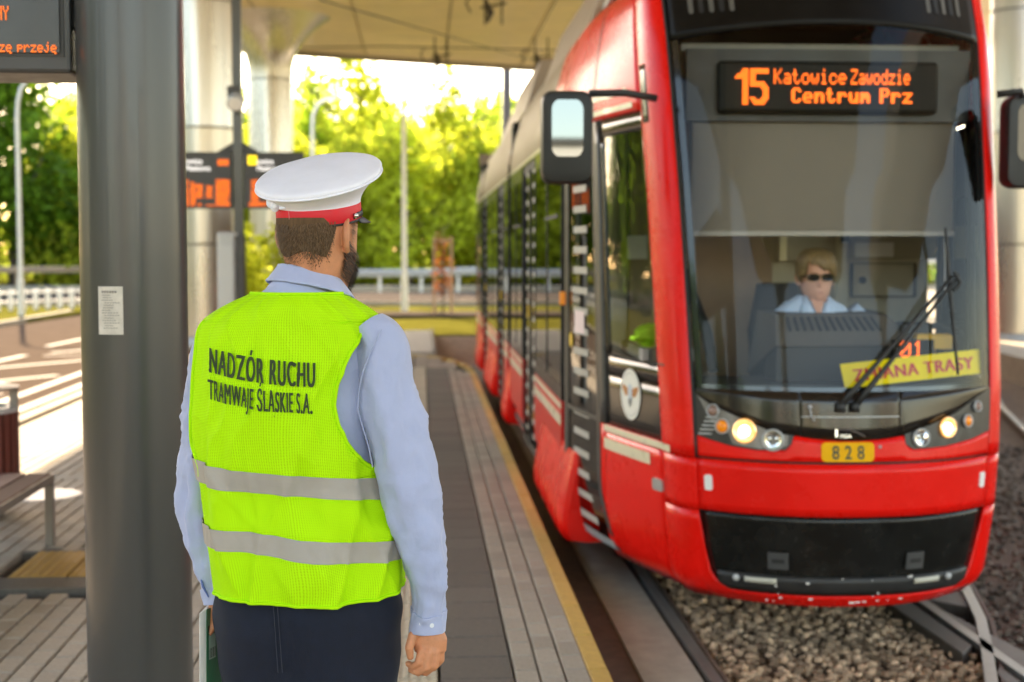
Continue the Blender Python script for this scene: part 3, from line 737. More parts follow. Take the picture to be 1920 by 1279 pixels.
# paint chips along the lip
m = MB()
for i in range(22):
    q = random.choice([random.gauss(-.62,.05),random.uniform(-.5,.6),random.gauss(.32,.1),random.gauss(.0,.3)]); z = random.choice([random.gauss(-.005,.012), random.gauss(.06,.03), random.gauss(.115,.004)])
    c = Vector(S(q,z,.0065 if z < .04 else .026)); s = random.uniform(.002,.006); m.obox(c,(s*random.uniform(.7,2.4),0,0),(0,.0008,0),(0,0,s*.7))
m.build('paint_chips', whitep, tram)['kind'] = 'stuff'
# upper red strip with the lamp bays, black nose panel, lamp units
HL = [(-.995,.975),(-.908,.918),(-.736,.855),(-.563,.799),(-.416,.786),(-.433,.746),(-.473,.717),(-.643,.711),(-.793,.724),(-.919,.749),(-.995,.765)]
HR = [(.995,.985),(.867,.945),(.681,.878),(.472,.826),(.30,.790),(.306,.746),(.363,.718),(.597,.724),(.825,.745),(.995,.775)]
def redtop(q):
    q_ = q
    if q < -.42: return float(np.interp(q, [-.995,-.919,-.793,-.643,-.473,-.44,-.42], [.765,.749,.724,.711,.715,.74,.785]))
    if q > .295: return float(np.interp(q, [.295,.315,.363,.597,.825,.995], [.785,.735,.718,.724,.745,.775]))
    return .762+.024*(abs(q+.06)/.36)**2
patch('number_panel', lambda a,b: (-.995+1.99*a, .664+(redtop(-.995+1.99*a)-.664)*b), 160, 4, .004, red, .015)
def nosebot(q):
    if q < -.416: return float(np.interp(q, [-.995,-.908,-.736,-.563,-.416], [.972,.921,.858,.802,.789]))
    if q > .30: return float(np.interp(q, [.30,.472,.681,.867,.995], [.793,.829,.881,.948,.984]))
    return redtop(q)+.003
brn = M('dark bronze black lacquer', (.016,.012,.009), .2, coat=.15, spec=.4, nscale=4, namt=.3)
for (qa,qb) in ((-.995,-.378),(-.372,.262),(.268,.995)):
    patch('nose_panel', lambda a,b: (qa+(qb-qa)*a, nosebot(qa+(qb-qa)*a)+(max(.990,nosebot(qa+(qb-qa)*a)+.004)-nosebot(qa+(qb-qa)*a))*b), 40, 4, .005, brn, .015)
patch('panel_seam', rectf(-.37,.26,.872,.877), 20, 1, .007, galv, 0)
hm = M('lamp bay silver', (.22,.21,.20), .35, metal=.4, nscale=20, namt=.3); bl = M('black lamp bay', (.03,.03,.03), .35, nscale=20, namt=.3)
clear = glass('clear lens', (.93,.93,.92), 1.45)
def disc(mb, q, z, r, off, n=24, ring=None):
    c = Vector(S(q,z,off)); nrm = (Vector(S(q,z,off+.01))-c).normalized(); a = nrm.cross(Vector((0,0,1))).normalized(); b = nrm.cross(a)
    if ring: 
        rws = [[c+a*math.cos(2*math.pi*j/n)*rr+b*math.sin(2*math.pi*j/n)*rr+nrm*h for j in range(n)] for rr,h in ring]
        mb.grid(rws, True)
    else:
        mb.add([c+a*math.cos(2*math.pi*j/n)*r+b*math.sin(2*math.pi*j/n)*r for j in range(n)], [tuple(range(n))])
    return c, nrm
hlm = M('headlight glow', (1,.9,.7), .3, emit=(1.0,.80,.45), estr=1.5); hl2 = M('headlight halo reflector', (.9,.75,.5), .2, metal=.8, emit=(1.0,.42,.06), estr=.1)
amb = M('amber indicator lens', (.75,.25,.01), .2, emit=(1.0,.22,.0), estr=.02); dkl = M('dim marker lens', (.28,.17,.13), .2); refl = M('chrome reflector', (.6,.6,.6), .12, metal=1.0)
for (pts, L4, sg) in ((HL, [(-.883,.886),(-.834,.815),(-.708,.799),(-.542,.762)], -1), (HR, [(.86,.90),(.775,.835),(.612,.812),(.41,.772)], 1)):
    hu = polyp('headlight_unit', pts, .006, bl, None, .012)
    if sg < 0:
        polyp('lamp_bezel', [(-.97,.955),(-.90,.915),(-.72,.855),(-.56,.803),(-.45,.785),(-.46,.735),(-.62,.718),(-.78,.735),(-.80,.78),(-.90,.84)], .010, hm, hu, .006)
        mm = MB()
        for k in range(5):
            c = Vector(S(-.93+.012*k,.775+.02*k,.012)); mm.obox(c,(.035,-.012,.0),(.0,.003,0),(0,0,.0035))
        mm.build('trim_rib', galv, hu)
    for (q,z),r,mt,nm in zip(L4, (.026,.030,.046,.042), (dkl,amb,hl2,refl), ('marker_lamp','indicator_lamp','headlight','fog_lamp')):
        if sg > 0: r *= .85
        mm = MB(); disc(mm,q,z,r,.0,ring=[(r*1.28,.011),(r*1.22,.022),(r*1.05,.022),(r,.012)]); rg = mm.build(nm, galv if mt is not hl2 else hl2, hu, True)
        mm = MB(); disc(mm,q,z,r,.0,ring=[(r,.013),(r*.8,.013),(r*.55,.010),(.0005,.008)]) if nm in ('headlight','fog_lamp') else disc(mm,q,z,r,.0,ring=[(r,.013),(r*.85,.021),(r*.5,.027),(.0005,.029)])
        mm.build('lens', mt, hu, True)
        if nm == 'headlight':
            mm = MB(); disc(mm,q,z,r*.54,.018); mm.build('bulb', hlm, hu)
        if nm == 'fog_lamp':
            for k in (-1,1):
                mm = MB(); c, n_ = disc(MB(),q,z,.01,.015); mm.sphere(c+Vector((k*.016,0,.004)), (.010,.006,.016)); mm.build('bulb', refl, hu, True)
            mm = MB(); disc(mm,q,z,r*.98,.0,ring=[(r*.98,.020),(r*.6,.027),(.0005,.030)]); mm.build('cover_glass', clear, hu, True)
# badge on the nose: silver bracket with small maker lettering
bd = MB(); z0, q0 = .775,-.16
pb = []
for i in range(17):
    t = i/16; pb.append((q0+.19*t, .822-.034*max(0,(t-.35)/.65)**1.6))
for i in range(16):
    for (p0,p1) in (((pb[i][0],pb[i][1]-.007),(pb[i+1][0],pb[i+1][1])),):
        a = Vector(S(pb[i][0],pb[i][1]-.008,.010)); b = Vector(S(pb[i+1][0],pb[i+1][1]-.008,.010)); c = Vector(S(pb[i+1][0],pb[i+1][1],.012)); d = Vector(S(pb[i][0],pb[i][1],.012)); bd.add([a,b,c,d],[(0,1,2,3)])
for (qa,qb,za,zb) in ((q0,q0+.014,.782,.822),): bd.add([S(qa,za,.011),S(qb,za,.011),S(qb,zb,.011),S(qa,zb,.011)],[(0,1,2,3)])
vs, fs = text_tris('PESA', .022, 1.15); bd.add([S(q0+.03+v[0]/.75, .778+v[1], .011) for v in vs], fs)
solidify(bd.build('badge', M('silver badge', (.7,.7,.7), .2, metal=1.0), tram, recalc=True), .004, 1)
# number plate
def rr(q0,q1,z0,z1,rq,rz,n=5):
    out = []
    for (cq,cz,a0) in ((q1-rq,z0+rz,-90),(q1-rq,z1-rz,0),(q0+rq,z1-rz,90),(q0+rq,z0+rz,180)):
        for k in range(n+1):
            a = R(a0+90*k/n); out.append((cq+rq*math.cos(a), cz+rz*math.sin(a)))
    return out
pl = polyp('number_plate', rr(-.250,.088,.667,.757,.028,.02), .012, M('amber number plate', (.85,.44,.005), .5, spec=.1, nscale=20, namt=.04), None, .008)
m = MB(); vs, fs = text_tris('8 2 8', .088, .80, .0012, 1.05)
wd = max(v[0] for v in vs); m.add([S(-.081+(v[0]-wd/2)/.72, .680+v[1], .0145) for v in vs], fs)
m.build('number', M('dark green print', (.03,.05,.02), .5), pl)
for (q,z) in ((.13,.735),): MB().sphere(S(q,z,.008),(.008,.006,.008)).build('bolt', galv, tram)
for q in (-.932,.942): polyp('reflector', rr(q-.022,q+.022,.503,.578,.012,.012,3), .010, M('white reflector', (.85,.84,.82), .3), None, .008)
# pillars and black glass surround
for sg in (-1,1):
    patch('pillar', lambda a,b: ((-2.0+.995*a) if sg < 0 else (1.005+.66*a), .657+(3.12-.657)*b), 14, 40, .006, red, .03)
fas = patch('roof_fascia', lambda a,b: ((-1+2*a)*.985, 2.735+.05*(1-abs(-1+2*a)**2)-.03+(.52-.05*(1-abs(-1+2*a)**2))*b), 40, 14, .006, M('black fascia', (.007,.006,.005), .4, spec=.15, nscale=5, namt=.3), .02)
for base in (-.86,.60):
    for k in range(5):
        q = base+.058*k; polyp('vent_slot', rr(q,q+.028,2.83,3.0,.01,.012,2), .009, rubber if k % 2 else M('vent grey', (.10,.095,.085), .5), fas, 0)
ws = patch('windscreen', rectf(-.985,.985,.985,2.75), 48, 48, .0, GLF, 0)
cer = M('ceramic black border', (.012,.012,.012), .15, coat=.4)
for (q0,q1,z0,z1) in ((-.985,-.945,.985,2.75),(.935,.985,.985,2.75)): patch('glass_border', rectf(q0,q1,z0,z1), 3, 40, -.008, cer, 0, ws)
patch('glass_border', rectf(-.945,.935,.985,1.012), 30, 1, -.008, cer, 0, ws)
for sg in (-1,1): patch('rubber_gasket', lambda a,b: (sg*(.988+.016*a), .66+2.4*b), 2, 40, .002, rubber, .01)
# wipers
wp = MB(); 
for (x0,x1) in ((1.945,2.515),(2.012,2.545)):
    pts = [Vector((x0,6.47,.925)), Vector((x0+.05,6.455,1.0)), Vector((x0+.30*(x1-x0)+.02,6.50,1.14)), Vector((x1,6.605,1.53))]
    mm = MB(); mm.tube(pts, [.017,.015,.011,.008], 8); mm.cyl(x0,6.47,.90,.945,.022,12); mm.build('wiper_arm', blackm, tram, True)
mm = MB(); mm.tube([(2.49,6.64,1.76),(2.50,6.615,1.52),(2.51,6.50,1.07)], [.007,.010,.007], 6); mm.tube([(2.52,6.60,1.55),(2.55,6.60,1.50),(2.515,6.595,1.46)], .010, 6); mm.build('wiper_blade', rubber, tram)
mm = MB(); mm.sphere((1.80,6.475,.925),.012); mm.tube([(1.80,6.475,.925),(1.805,6.47,.885),(1.82,6.47,.86)],.004,5); mm.build('washer_nozzle', galv, tram)
# cab sides ------------------------------------------------------------
def qs(sg, q): return sg*q
emW = M('emblem white', (.82,.80,.72), .4)
for sg in (-1,1):
    near_side = sg < 0
    def sp(name, q0, q1, z0, z1, nq, nz_, off, mat, thick=.012, parent=None):
        lo, hi = (q0,q1) if sg > 0 else (-q1,-q0)
        return patch(name, rectf(lo,hi,z0,z1), nq, nz_, off, mat, thick, parent)
    qp = 1.67
    # lower red panel with sweep
    sp('cab_side_panel', 2.0, 2.40, -.045, .655, 16, 14, .004, red)
    sp('cab_side_panel', 1.995, 2.40, .657, .70, 12, 2, .004, red)
    sp('cab_side_panel', 1.995, 3.068, 2.372, 3.27, 24, 18, .004, red)
    sp('side_stripe', 1.68, 2.40, .663, .697, 16, 1, .008, cream, 0)
    sp('side_stripe', 2.07, 2.40, .565, .625, 12, 1, .008, cream, 0)
    sp('top_stripe', 2.06, 3.0, 2.395, 2.425, 12, 1, .008, cream, 0)
    sp('top_stripe', 2.10, 3.0, 2.475, 2.505, 12, 1, .008, cream, 0)
    sp('roof_seam', 2.435, 2.445, 2.38, 3.1, 1, 10, .009, rubber, 0)
    fr = sp('cab_window_frame', qp, 2.385, .702, .98, 16, 4, .003, blackg)
    sp('cab_window_frame', qp, 2.385, .98, 1.085, 16, 2, .003, blackg); sp('cab_window_frame', qp, 2.385, 2.27, 2.37, 16, 2, .003, blackg)
    sp('cab_window_frame', qp, 1.72, 1.085, 2.27, 2, 20, .003, blackg); sp('cab_window_frame', 2.335, 2.40, 1.085, 2.27, 2, 20, .003, blackg)
    sp('cab_window', 1.72, 2.335, 1.085, 2.27, 16, 20, .0, GLC, 0)
    sp('window_gasket', 1.72, 2.335, 1.080, 1.092, 16, 1, .006, rubber, 0)
    sp('upper_marker_glass', 1.68, 1.93, 2.30, 2.60, 8, 8, .007, blackg, .006)
    # emblem on the black panel: white disc, tan wings, pale centre
    m = MB(); c, n_ = disc(m, sg*2.18, .90, .134, .008, 40); eb = m.build('emblem', emW, tram)
    a_ = n_.cross(Vector((0,0,1))).normalized()*(1); u_ = Vector((0,0,1)); c2 = c+n_*.002
    mm = MB()
    for k in (-1,1):
        pts = [(.012,.02),(.05,.045),(.10,.062),(.098,.03),(.08,-.005),(.06,-.035),(.035,-.03),(.012,-.01)]
        mm.add([c2+a_*k*p[0]*1.08+u_*(p[1]*.62+.01) for p in pts], [tuple(range(8))])
    mm.build('emblem_wings', M('tan print', (.50,.20,.05), .5), eb)
    mm = MB(); mm.add([c2+n_*.001+a_*.03*math.cos(t)+u_*(.01+.045*math.sin(t)) for t in np.linspace(0,6.28,19)[:-1]], [tuple(range(18))]); mm.build('emblem_shield', M('pale blue print', (.55,.60,.66), .4), eb)
    mm = MB()
    rws = [[c2+a_*rr_*math.cos(t)+u_*rr_*math.sin(t) for t in np.linspace(0,2*math.pi,40,endpoint=False)] for rr_ in (.112,.116)]
    mm.grid(rws, True); mm.build('emblem_ring', M('grey print', (.45,.44,.42), .5), eb)
    mm = MB(); mm.add([c2+n_*.002+a_*x+u_*z for x,z in ((-.02,-.03),(0,-.07),(.02,-.03),(.006,-.02),(0,-.05),(-.006,-.02))], [(0,1,4,5),(1,2,3,4)]); mm.build('emblem_anchor', M('dark print', (.08,.08,.09), .5), eb)
    # square marker lamp
    polyp('side_marker', [(sg*(2.03+dx),.475+dz) for dx,dz in rr(-.028,.028,-.03,.03,.012,.012,3)], .014, M('silver marker lens', (.55,.54,.52), .25, metal=.5), None, .015)
    # front door leaf with white dashes
    dl = patch('front_door', lambda a,b: (sg*((2.44+.44*a) if sg>0 else (2.88-.44*a)) + (-sg)*.11*max(0,(.35-(.0+2.36*b)))/.35*1.0, .0+2.36*b), 10, 40, .0, GLS, 0)
    def dq(q,z): return sg*(q-.11*max(0,(.35-z))/.35)
    for (a,b,z0,z1) in ((2.44,2.47,0,2.36),(2.85,2.88,0,2.36),(2.47,2.85,.0,.05),(2.47,2.85,2.30,2.36),(2.47,2.85,.70,.73)):
        rws = [[S(dq(a+(b-a)*(i/3 if sg>0 else 1-i/3),z), z, .006) for i in range(4)] for z in np.linspace(z0,z1,24)]
        MB().grid(rws).build('door_frame', M('dark door frame', (.04,.04,.04), .4) if z0 > .04 or z1 > 1 else galv, dl, recalc=False)
    mm = MB()
    for k in range(19):
        z = .12+k*.118
        if z > 2.25: break
        mm.add([S(dq(2.56,z-.02),z-.02,.004),S(dq(2.76,z-.02),z-.02,.004),S(dq(2.76,z+.02),z+.02,.004),S(dq(2.56,z+.02),z+.02,.004)],[(0,1,2,3)])
    mm.build('dash_mark', M('grey white dash', (.42,.40,.35), .5), dl)
    sp('door_leaf_kick', 2.45, 2.87, .30, .70, 6, 4, -.004, blackg, 0, dl)
    sp('door_post', 2.385, 2.44, .70, 2.37, 2, 12, .008, M('dark post', (.06,.058,.055), .35), .02)
    sp('door_post', 2.88, 2.93, .25, 2.37, 2, 12, .008, MATS['dark post'], .02)
    sp('door_side_panel', 2.40, 2.437, .2, .70, 2, 4, .004, red)
    polyp('door_sticker', [(sg*q,z) for q,z in ((2.60,1.17),(2.74,1.17),(2.74,1.30),(2.60,1.30))], .006, M('pink white sticker', (.78,.62,.62), .5), dl, 0)
    mm = MB(); disc(mm, sg*2.80, 1.12, .045, .008, 20); mm.build('yellow_button', M('yellow button', (.75,.48,.01), .4), dl)
    c = S(sg*2.93,1.36,.02); mm = MB(); mm.obox(c,(.018,0,0),(0,.03,0),(0,0,.04)); mm.build('orange_marker', amb, tram)
    # bodyside straight length
    X = XC+sg*1.165
    def sb_(name, y0, y1, z0, z1, off, mat, thick=.02, parent=None, ch=0):
        mm = MB(); xa = X+sg*off; mm.box(min(xa,xa-sg*thick), max(xa,xa-sg*thick), y0, y1, z0, z1); return mm.build(name, mat, parent or tram)
    doors = [(10.95,12.3),(15.1,16.35),(18.9,20.1)]
    joints = [(13.95,14.35),(20.45,20.8)]
    segs = [(8.85,10.93),(12.32,13.95),(14.35,15.08),(16.37,18.88),(20.12,20.45),(20.8,22.5)]
    for (y0,y1) in segs:
        sb_('side_panel', y0,y1,.20,.705,.002,redm)
        sb_('side_stripe', y0,y1,.655,.69,.006,cream,.004); sb_('side_stripe', y0,y1,.55,.615,.006,cream,.004)
        sb_('sill_band', y0,y1,.708,.80,.0,blackg); sb_('header_band', y0,y1,2.25,2.37,.0,blackg)
        nW = max(1,int(round((y1-y0)/1.05))); wl_ = (y1-y0)/nW
        for k in range(nW):
            a = y0+k*wl_; sb_('side_window', a+.02,a+wl_-.02,.802,2.248,-.001,GLS,.004); sb_('window_post', a-.012 if k else a, a+.018,.802,2.248,.004,rubber)
        sb_('window_post', y1-.018,y1,.802,2.248,.004,rubber)
        sb_('sliding_vent', y0+.25,min(y1-.2,y0+1.2),1.86,1.885,.004,rubber,.006)
    for (y0,y1) in doors:
        ym = (y0+y1)/2
        for (a,b) in ((y0+.01,ym-.006),(ym+.006,y1-.01)):
            d = sb_('passenger_door', a,b,.02,2.36,-.02,GLS,.006)
            for (p,q2,z0,z1) in ((a,a+.03,.02,2.36),(b-.03,b,.02,2.36),(a+.03,b-.03,.02,.07),(a+.03,b-.03,2.30,2.36)): sb_('door_frame', p,q2,z0,z1,-.012,rubber,.03,d)
            mm = MB(); yc = (a+b)/2
            for k in range(19):
                z = .16+k*.118; mm.box(X-sg*.018-.001, X-sg*.018+.001, yc-.09,yc+.09,z-.02,z+.02)
            mm.build('dash_mark', MATS['grey white dash'], d)
        sb_('door_header', y0,y1,2.362,2.40,.0,blackg)
        c = Vector((X-sg*.01,ym+.1,1.15)); MB().obox(c,(.012,0,0),(0,.03,0),(0,0,.05)).build('yellow_button', MATS['yellow button'], tram)
    for (y0,y1) in joints:
        for k in range(6):
            ya = y0+k*(y1-y0)/6; sb_('bellows_fold', ya+.006,ya+(y1-y0)/6-.006,.1,2.9,-.03-.02*(k%2),rubber,.03)
    # cove and roof edge
    for (y0,y1) in ((9.66,13.95),(14.35,20.45),(20.8,22.5)):
        zs = [2.372,2.5,2.6,2.73,2.85,2.95,3.05,3.15,3.22,3.26,3.28]
        rws = [[(XC+sg*(1.165-lp(IN,z)),y,z) for y in np.linspace(y0,y1,9)] for z in zs]
        top = MB().grid(rws).build('roof_side', M('roof cove paint', (.26,.19,.11), .5, spec=.15, nscale=2, namt=.1) if y0 > 8 else M('roof cove red and cream', (.55,.44,.32), .3, coat=.3), tram, True, recalc=True)
        sb_('cornice_stripe', y0+.02,y1-.02,2.374,2.40,.004,cream,.004)
    # bogie skirts that bulge below the doors
    for (y0,y1) in ((8.28,10.35),(13.98,14.6),(16.68,18.6),(20.33,21.6)):
        rws = []
        for k,y in enumerate([y0,y0+.02,y0+.10,y0+.25,(y0+y1)/2,y1-.15,y1-.03,y1]):
            inn = [.05,.018,.004,.0,0,.0,.015,.06][k]
            rws.append([(XC+sg*(1.245-inn-d),y,z) for d,z in ((.55,-.06),(.13,-.075),(.045,-.065),(.02,-.03),(.012,.03),(.018,.12),(.035,.22),(.055,.32),(.075,.40),(.09,.46),(.5,.50))])
        mm = MB().grid(rws); mm.add([r_ for r_ in rws[0]],[tuple(range(11))]); mm.add([r_ for r_ in rws[-1]],[tuple(range(11))])
        autosmooth(mm.build('bogie_skirt', red, tram), 45)
    # sill under doors
    sb_('underbody', 8.5,22.5,-.02,.2,-.06,redm,.03)
    # headlining / far edge
# roof
m = MB(); m.box(XC-.86,XC+.86,7.6,22.5,3.20,3.24); m.build('roof', M('roof sheet', (.35,.33,.30), .6, nscale=3, namt=.1), tram)
for (y0,y1,h) in ((9.3,12.8,.34),(15,18.4,.42),(18.8,20.2,.3)):
    bx = MB(); bx.prism([(XC-.95,y0,3.1),(XC-.78,y0,3.24+h),(XC+.78,y0,3.24+h),(XC+.95,y0,3.1)],(0,y1-y0,0)); bevel(bx.build('roof_pod', M('roof pod paint', (.27,.19,.12), .45, nscale=3, namt=.1), tram), .03)
# pantograph
mm = MB(); yb = 13.2
for s_ in (-.45,.45): mm.tube([(XC+s_,yb,3.3),(XC+s_*.7,yb+1.3,4.1),(XC+s_*.5,yb+.2,5.25)],.02,6)
mm.tube([(XC-.8,yb+.2,5.28),(XC+.8,yb+.2,5.28)],.025,6); mm.build('pantograph', wirem, tram)
# floor, inner ceiling, seats and rails inside
inner = M('interior grey', (.30,.29,.27), .7, nscale=5, namt=.1); innerd = M('dark interior', (.05,.045,.04), .8)
MB().box(XC-1.12,XC+1.12,8.8,22.45,.02,.06).build('floor', innerd, tram); MB().box(XC-1.1,XC+1.1,8.75,22.45,2.42,2.46).build('ceiling', inner, tram)
mseat = None
for k in range(11):
    for sx in (-.72,.72):
        y = 9.2+k*1.15
        if any(a-.3 < y < b for a,b in doors+joints): continue
        if mseat is None:
            mm = MB(); mm.box(-.32,.32,-.2,.22,.40,.48,.03); mm.box(-.32,.32,.18,.25,.44,1.05,.02); mm.box(-.05,.05,-.05,.05,0,.4); mseat = mm.mesh('passenger_seat'); mseat.materials.append(M('blue grey seat', (.06,.07,.09), .7))
        o = bpy.data.objects.new('passenger_seat', mseat); col.objects.link(o); o.parent = tram; o.location = (sx, y-12, .06+.28)
for y in (10.8,12.4,15.0,16.4): MB().cyl(XC-.5,y,.06,2.42,.018,8).build('grab_pole', M('yellow grab pole', (.6,.45,.05), .4), tram)
# rear articulated part, swung to the right round the bend
m = MB(); a = R(-9); ca, sa = math.cos(a), math.sin(a); org = Vector((XC,22.7,0))
def rot(p): return org+Vector((p[0]*ca-p[1]*sa, p[0]*sa+p[1]*ca, p[2]))
def rb(name, x0,x1,y0,y1,z0,z1,mat):
    mm = MB(); mm.box(x0,x1,y0,y1,z0,z1); mm.v = [tuple(rot(v)) for v in mm.v]; return mm.build(name, mat, tram)
rb('rear_body', -1.16,1.16,.15,6.5,.0,.70,redm); rb('rear_window_band', -1.15,1.15,.15,6.5,.70,2.37,blackg); rb('rear_roof', -1.14,1.14,.15,6.5,2.37,3.2,MATS['roof pod paint'])
rb('rear_stripe', -1.165,1.165,.15,6.4,.60,.66,cream)
for k in range(5): rb('bellows_fold', -1.10+.03*(k%2),1.10-.03*(k%2),-.2+k*.07,-.2+k*.07+.05,.1,3.0,rubber)
# wheels
for y in (8.9,9.9,14.6,17.2,18.2,21.2):
    for x in (1.30,2.78):
        mm = MB(); mm.tube([(x-.06,y,.02),(x+.06,y,.02)],.30,20); mm.build('wheel', railside, tram)
# cab interior ---------------------------------------------------------
MB().box(XC-.72,XC+.72,7.15,8.5,.28,.32).build('cab_floor', innerd, tram)
MB().box(XC-.72,XC+.72,7.22,8.55,2.66,2.70).build('cab_ceiling', inner, tram)
wallm = M('cab wall laminate', (.55,.50,.38), .6, nscale=4, namt=.08)
bw = MB().box(XC-1.0,XC+1.05,8.55,8.6,.3,2.66).build('cab_rear_wall', wallm, tram)
brown = M('brown cab partition', (.32,.22,.15), .7, nscale=4, namt=.12)
mm = MB(); mm.prism([(1.25,8.50,.4),(1.25,8.50,2.5),(1.75,8.50,2.5),(2.12,8.50,1.56),(2.12,8.50,.4)],(0,.04,0)); mm.build('side_partition', brown, bw)
def panel(x0,x1,z0,z1,mat,nm,y=8.52,t=.03): return bevel(MB().box(x0,x1,y,y+t,z0,z1).build(nm, mat, bw), .006)
panel(2.60,3.14,1.60,1.80,M('upper cabinet', (.38,.34,.24), .6),'cabinet_door'); panel(2.615,3.0,1.375,1.57,M('lock cabinet', (.52,.47,.35), .6),'cabinet_door')
for (x0,x1,z0,z1) in ((2.61,3.005,1.57,1.575),(2.61,3.005,1.368,1.374),(2.607,2.614,1.37,1.575),(3.0,3.006,1.37,1.575)): MB().box(x0,x1,8.49,8.52,z0,z1).build('cabinet_gap', innerd, bw)
mm = MB(); mm.tube([(2.68,8.53,1.47),(2.68,8.505,1.47)],.022,16); mm.build('cabinet_lock', rubber, bw)
panel(2.63,2.87,1.61,1.70,whitep,'paper_note',8.505,.006); panel(2.152,2.20,1.585,1.78,cream,'white_strip',8.46); panel(2.20,2.50,1.585,1.78,M('mid cabinet', (.42,.37,.27), .6),'cabinet_door',8.47)
panel(2.50,2.58,.9,2.4,M('light post', (.62,.57,.44), .6),'wall_post',8.48); panel(1.22,1.34,1.60,1.74,whitep,'paper_note',8.40,.005)
mm = MB(); mm.tube([(2.535,8.4,1.75),(2.535,8.4,1.70)],.03,10); mm.build('cab_microphone', rubber, bw)
# header box with the destination display
hd = MB().box(1.33,2.78,7.12,7.20,2.30,2.66).build('display_header', M('header grey', (.030,.028,.024), .5, nscale=6, namt=.1), tram)
dsp = bevel(MB().box(1.48,2.60,7.06,7.13,2.335,2.595).build('destination_display', M('display casing', (.013,.012,.009), .5, spec=.15), tram), .02)
mm = MB()
big = []; x = 0
for ch in '15':
    for r_, row in enumerate(BIG[ch]):
        for c_, b in enumerate(row):
            if b == '1': big.append((x+c_,-r_))
    x += len(BIG[ch][0])+1
led_mesh(mm, big, (1.565,7.052,2.548), .0094, .0128, .86)
c1,w1 = led_cells('Katowice'); c1b,_ = led_cells('Zawodzie'); c2,w2 = led_cells('Centrum Prz', True)
pxz = .0106
led_mesh(mm, c1, (1.760,7.052,2.548), .0078, pxz, .88); led_mesh(mm, c1b, (2.150,7.052,2.548), .0064, pxz, .9)
led_mesh(mm, c2, (1.850,7.052,2.455), .0083, pxz, .9)
mm.build('led_text', led, dsp)['kind'] = 'stuff'
# sun blind, dashboard, controls
MB().box(1.37,2.72,7.16,7.166,1.745,2.30).build('sun_blind', M('grey sun blind', (.25,.215,.175), .85, nscale=2, namt=.05, trans=.25), tram)
MB().box(1.36,2.73,7.15,7.175,1.725,1.748).build('blind_bar', M('blind bar', (.33,.30,.26), .5), tram)
for x in (1.36,2.73): MB().cyl(x,7.17,1.0,2.3,.006,6).build('blind_cord', rubber, tram)
hood = MB(); hood.prism([(1.735,6.95,1.19),(1.76,7.10,1.325),(2.295,7.10,1.325),(2.42,6.95,1.19)],(0,.35,0))
dashm = M('grey dashboard plastic', (.10,.088,.075), .7, spec=.2, nscale=30, namt=.08)
hd_ = MB(); hd_.grid([[(1.765,6.93,1.18),(2.47,6.93,1.18)],[(1.795,7.08,1.325),(2.345,7.08,1.325)],[(1.79,7.45,1.335),(2.355,7.45,1.335)]])
hd_.add([(1.765,6.93,1.18),(1.795,7.08,1.325),(1.79,7.45,1.335),(1.74,7.45,1.0)],[(0,1,2,3)]); hd_.add([(2.47,6.93,1.18),(2.345,7.08,1.325),(2.355,7.45,1.335),(2.50,7.45,1.0)],[(0,1,2,3)])
ho = hd_.build('instrument_hood', dashm, tram); solidify(ho,.012,-1)
mm = MB()
for k in range(13):
    u = k/12; x0 = 1.84+u*.43; a_ = Vector((x0+.03*u,6.995,1.252)); b_ = Vector((x0,7.062,1.315)); mm.obox((a_+b_)/2, (.005,0,0), (b_-a_)/2, Vector((0,-.004,.003)))
mm.build('vent_slot', rubber, ho)
MB().box(1.76,2.48,6.95,7.2,1.0,1.178).build('dashboard_face', M('dashboard dark grey', (.05,.047,.043), .7, spec=.2), tram)
MB().box(1.30,2.78,6.80,7.3,.93,1.0).build('dashboard', M('dash top', (.05,.05,.048), .6), tram)
MB().box(1.28,2.80,6.86,7.0,.60,.93).build('dash_bulkhead', innerd, tram)
mm = MB(); mm.tube([(2.42,7.05,1.0),(2.46,7.05,1.25),(2.60,7.05,1.27),(2.72,7.05,1.24)],.018,8); mm.box(2.40,2.56,6.98,7.1,1.20,1.29,.01); mm.build('control_stalk', rubber, tram)
MB().box(2.46,2.64,6.92,7.0,1.16,1.235,.01).build('yellow_box', M('yellow ticket box', (.62,.36,.02), .5), tram)
bdp = MB().box(2.30,2.50,6.79,6.83,1.08,1.215).build('route_board', M('display casing', (.02,.02,.02)), tram)
mm = MB(); c0,_ = led_cells('01'); led_mesh(mm, c0, (2.335,6.786,1.205), .0105, .0118, .86); mm.build('led_text', led, bdp)['kind'] = 'stuff'
# driver's seat
st = MB(); st.box(1.86,2.36,7.55,7.95,.78,.88,.03); st.tube([(2.11,7.97,.85),(2.11,8.02,1.2),(2.11,8.06,1.46)],[(.24,.05),(.25,.06),(.19,.05)],16,ref=(1,0,0),sq=.6); st.box(2.05,2.17,7.7,7.82,.3,.8); st.build('driver_seat', M('dark seat cloth', (.05,.045,.042), .9), tram, True)
mm = MB(); mm.tube([(1.42,8.1,1.75),(1.50,7.9,1.45),(1.56,7.7,1.2),(1.58,7.6,1.0)],[.02,.03,.035,.03],8); mm.build('cab_pipe', rubber, tram)
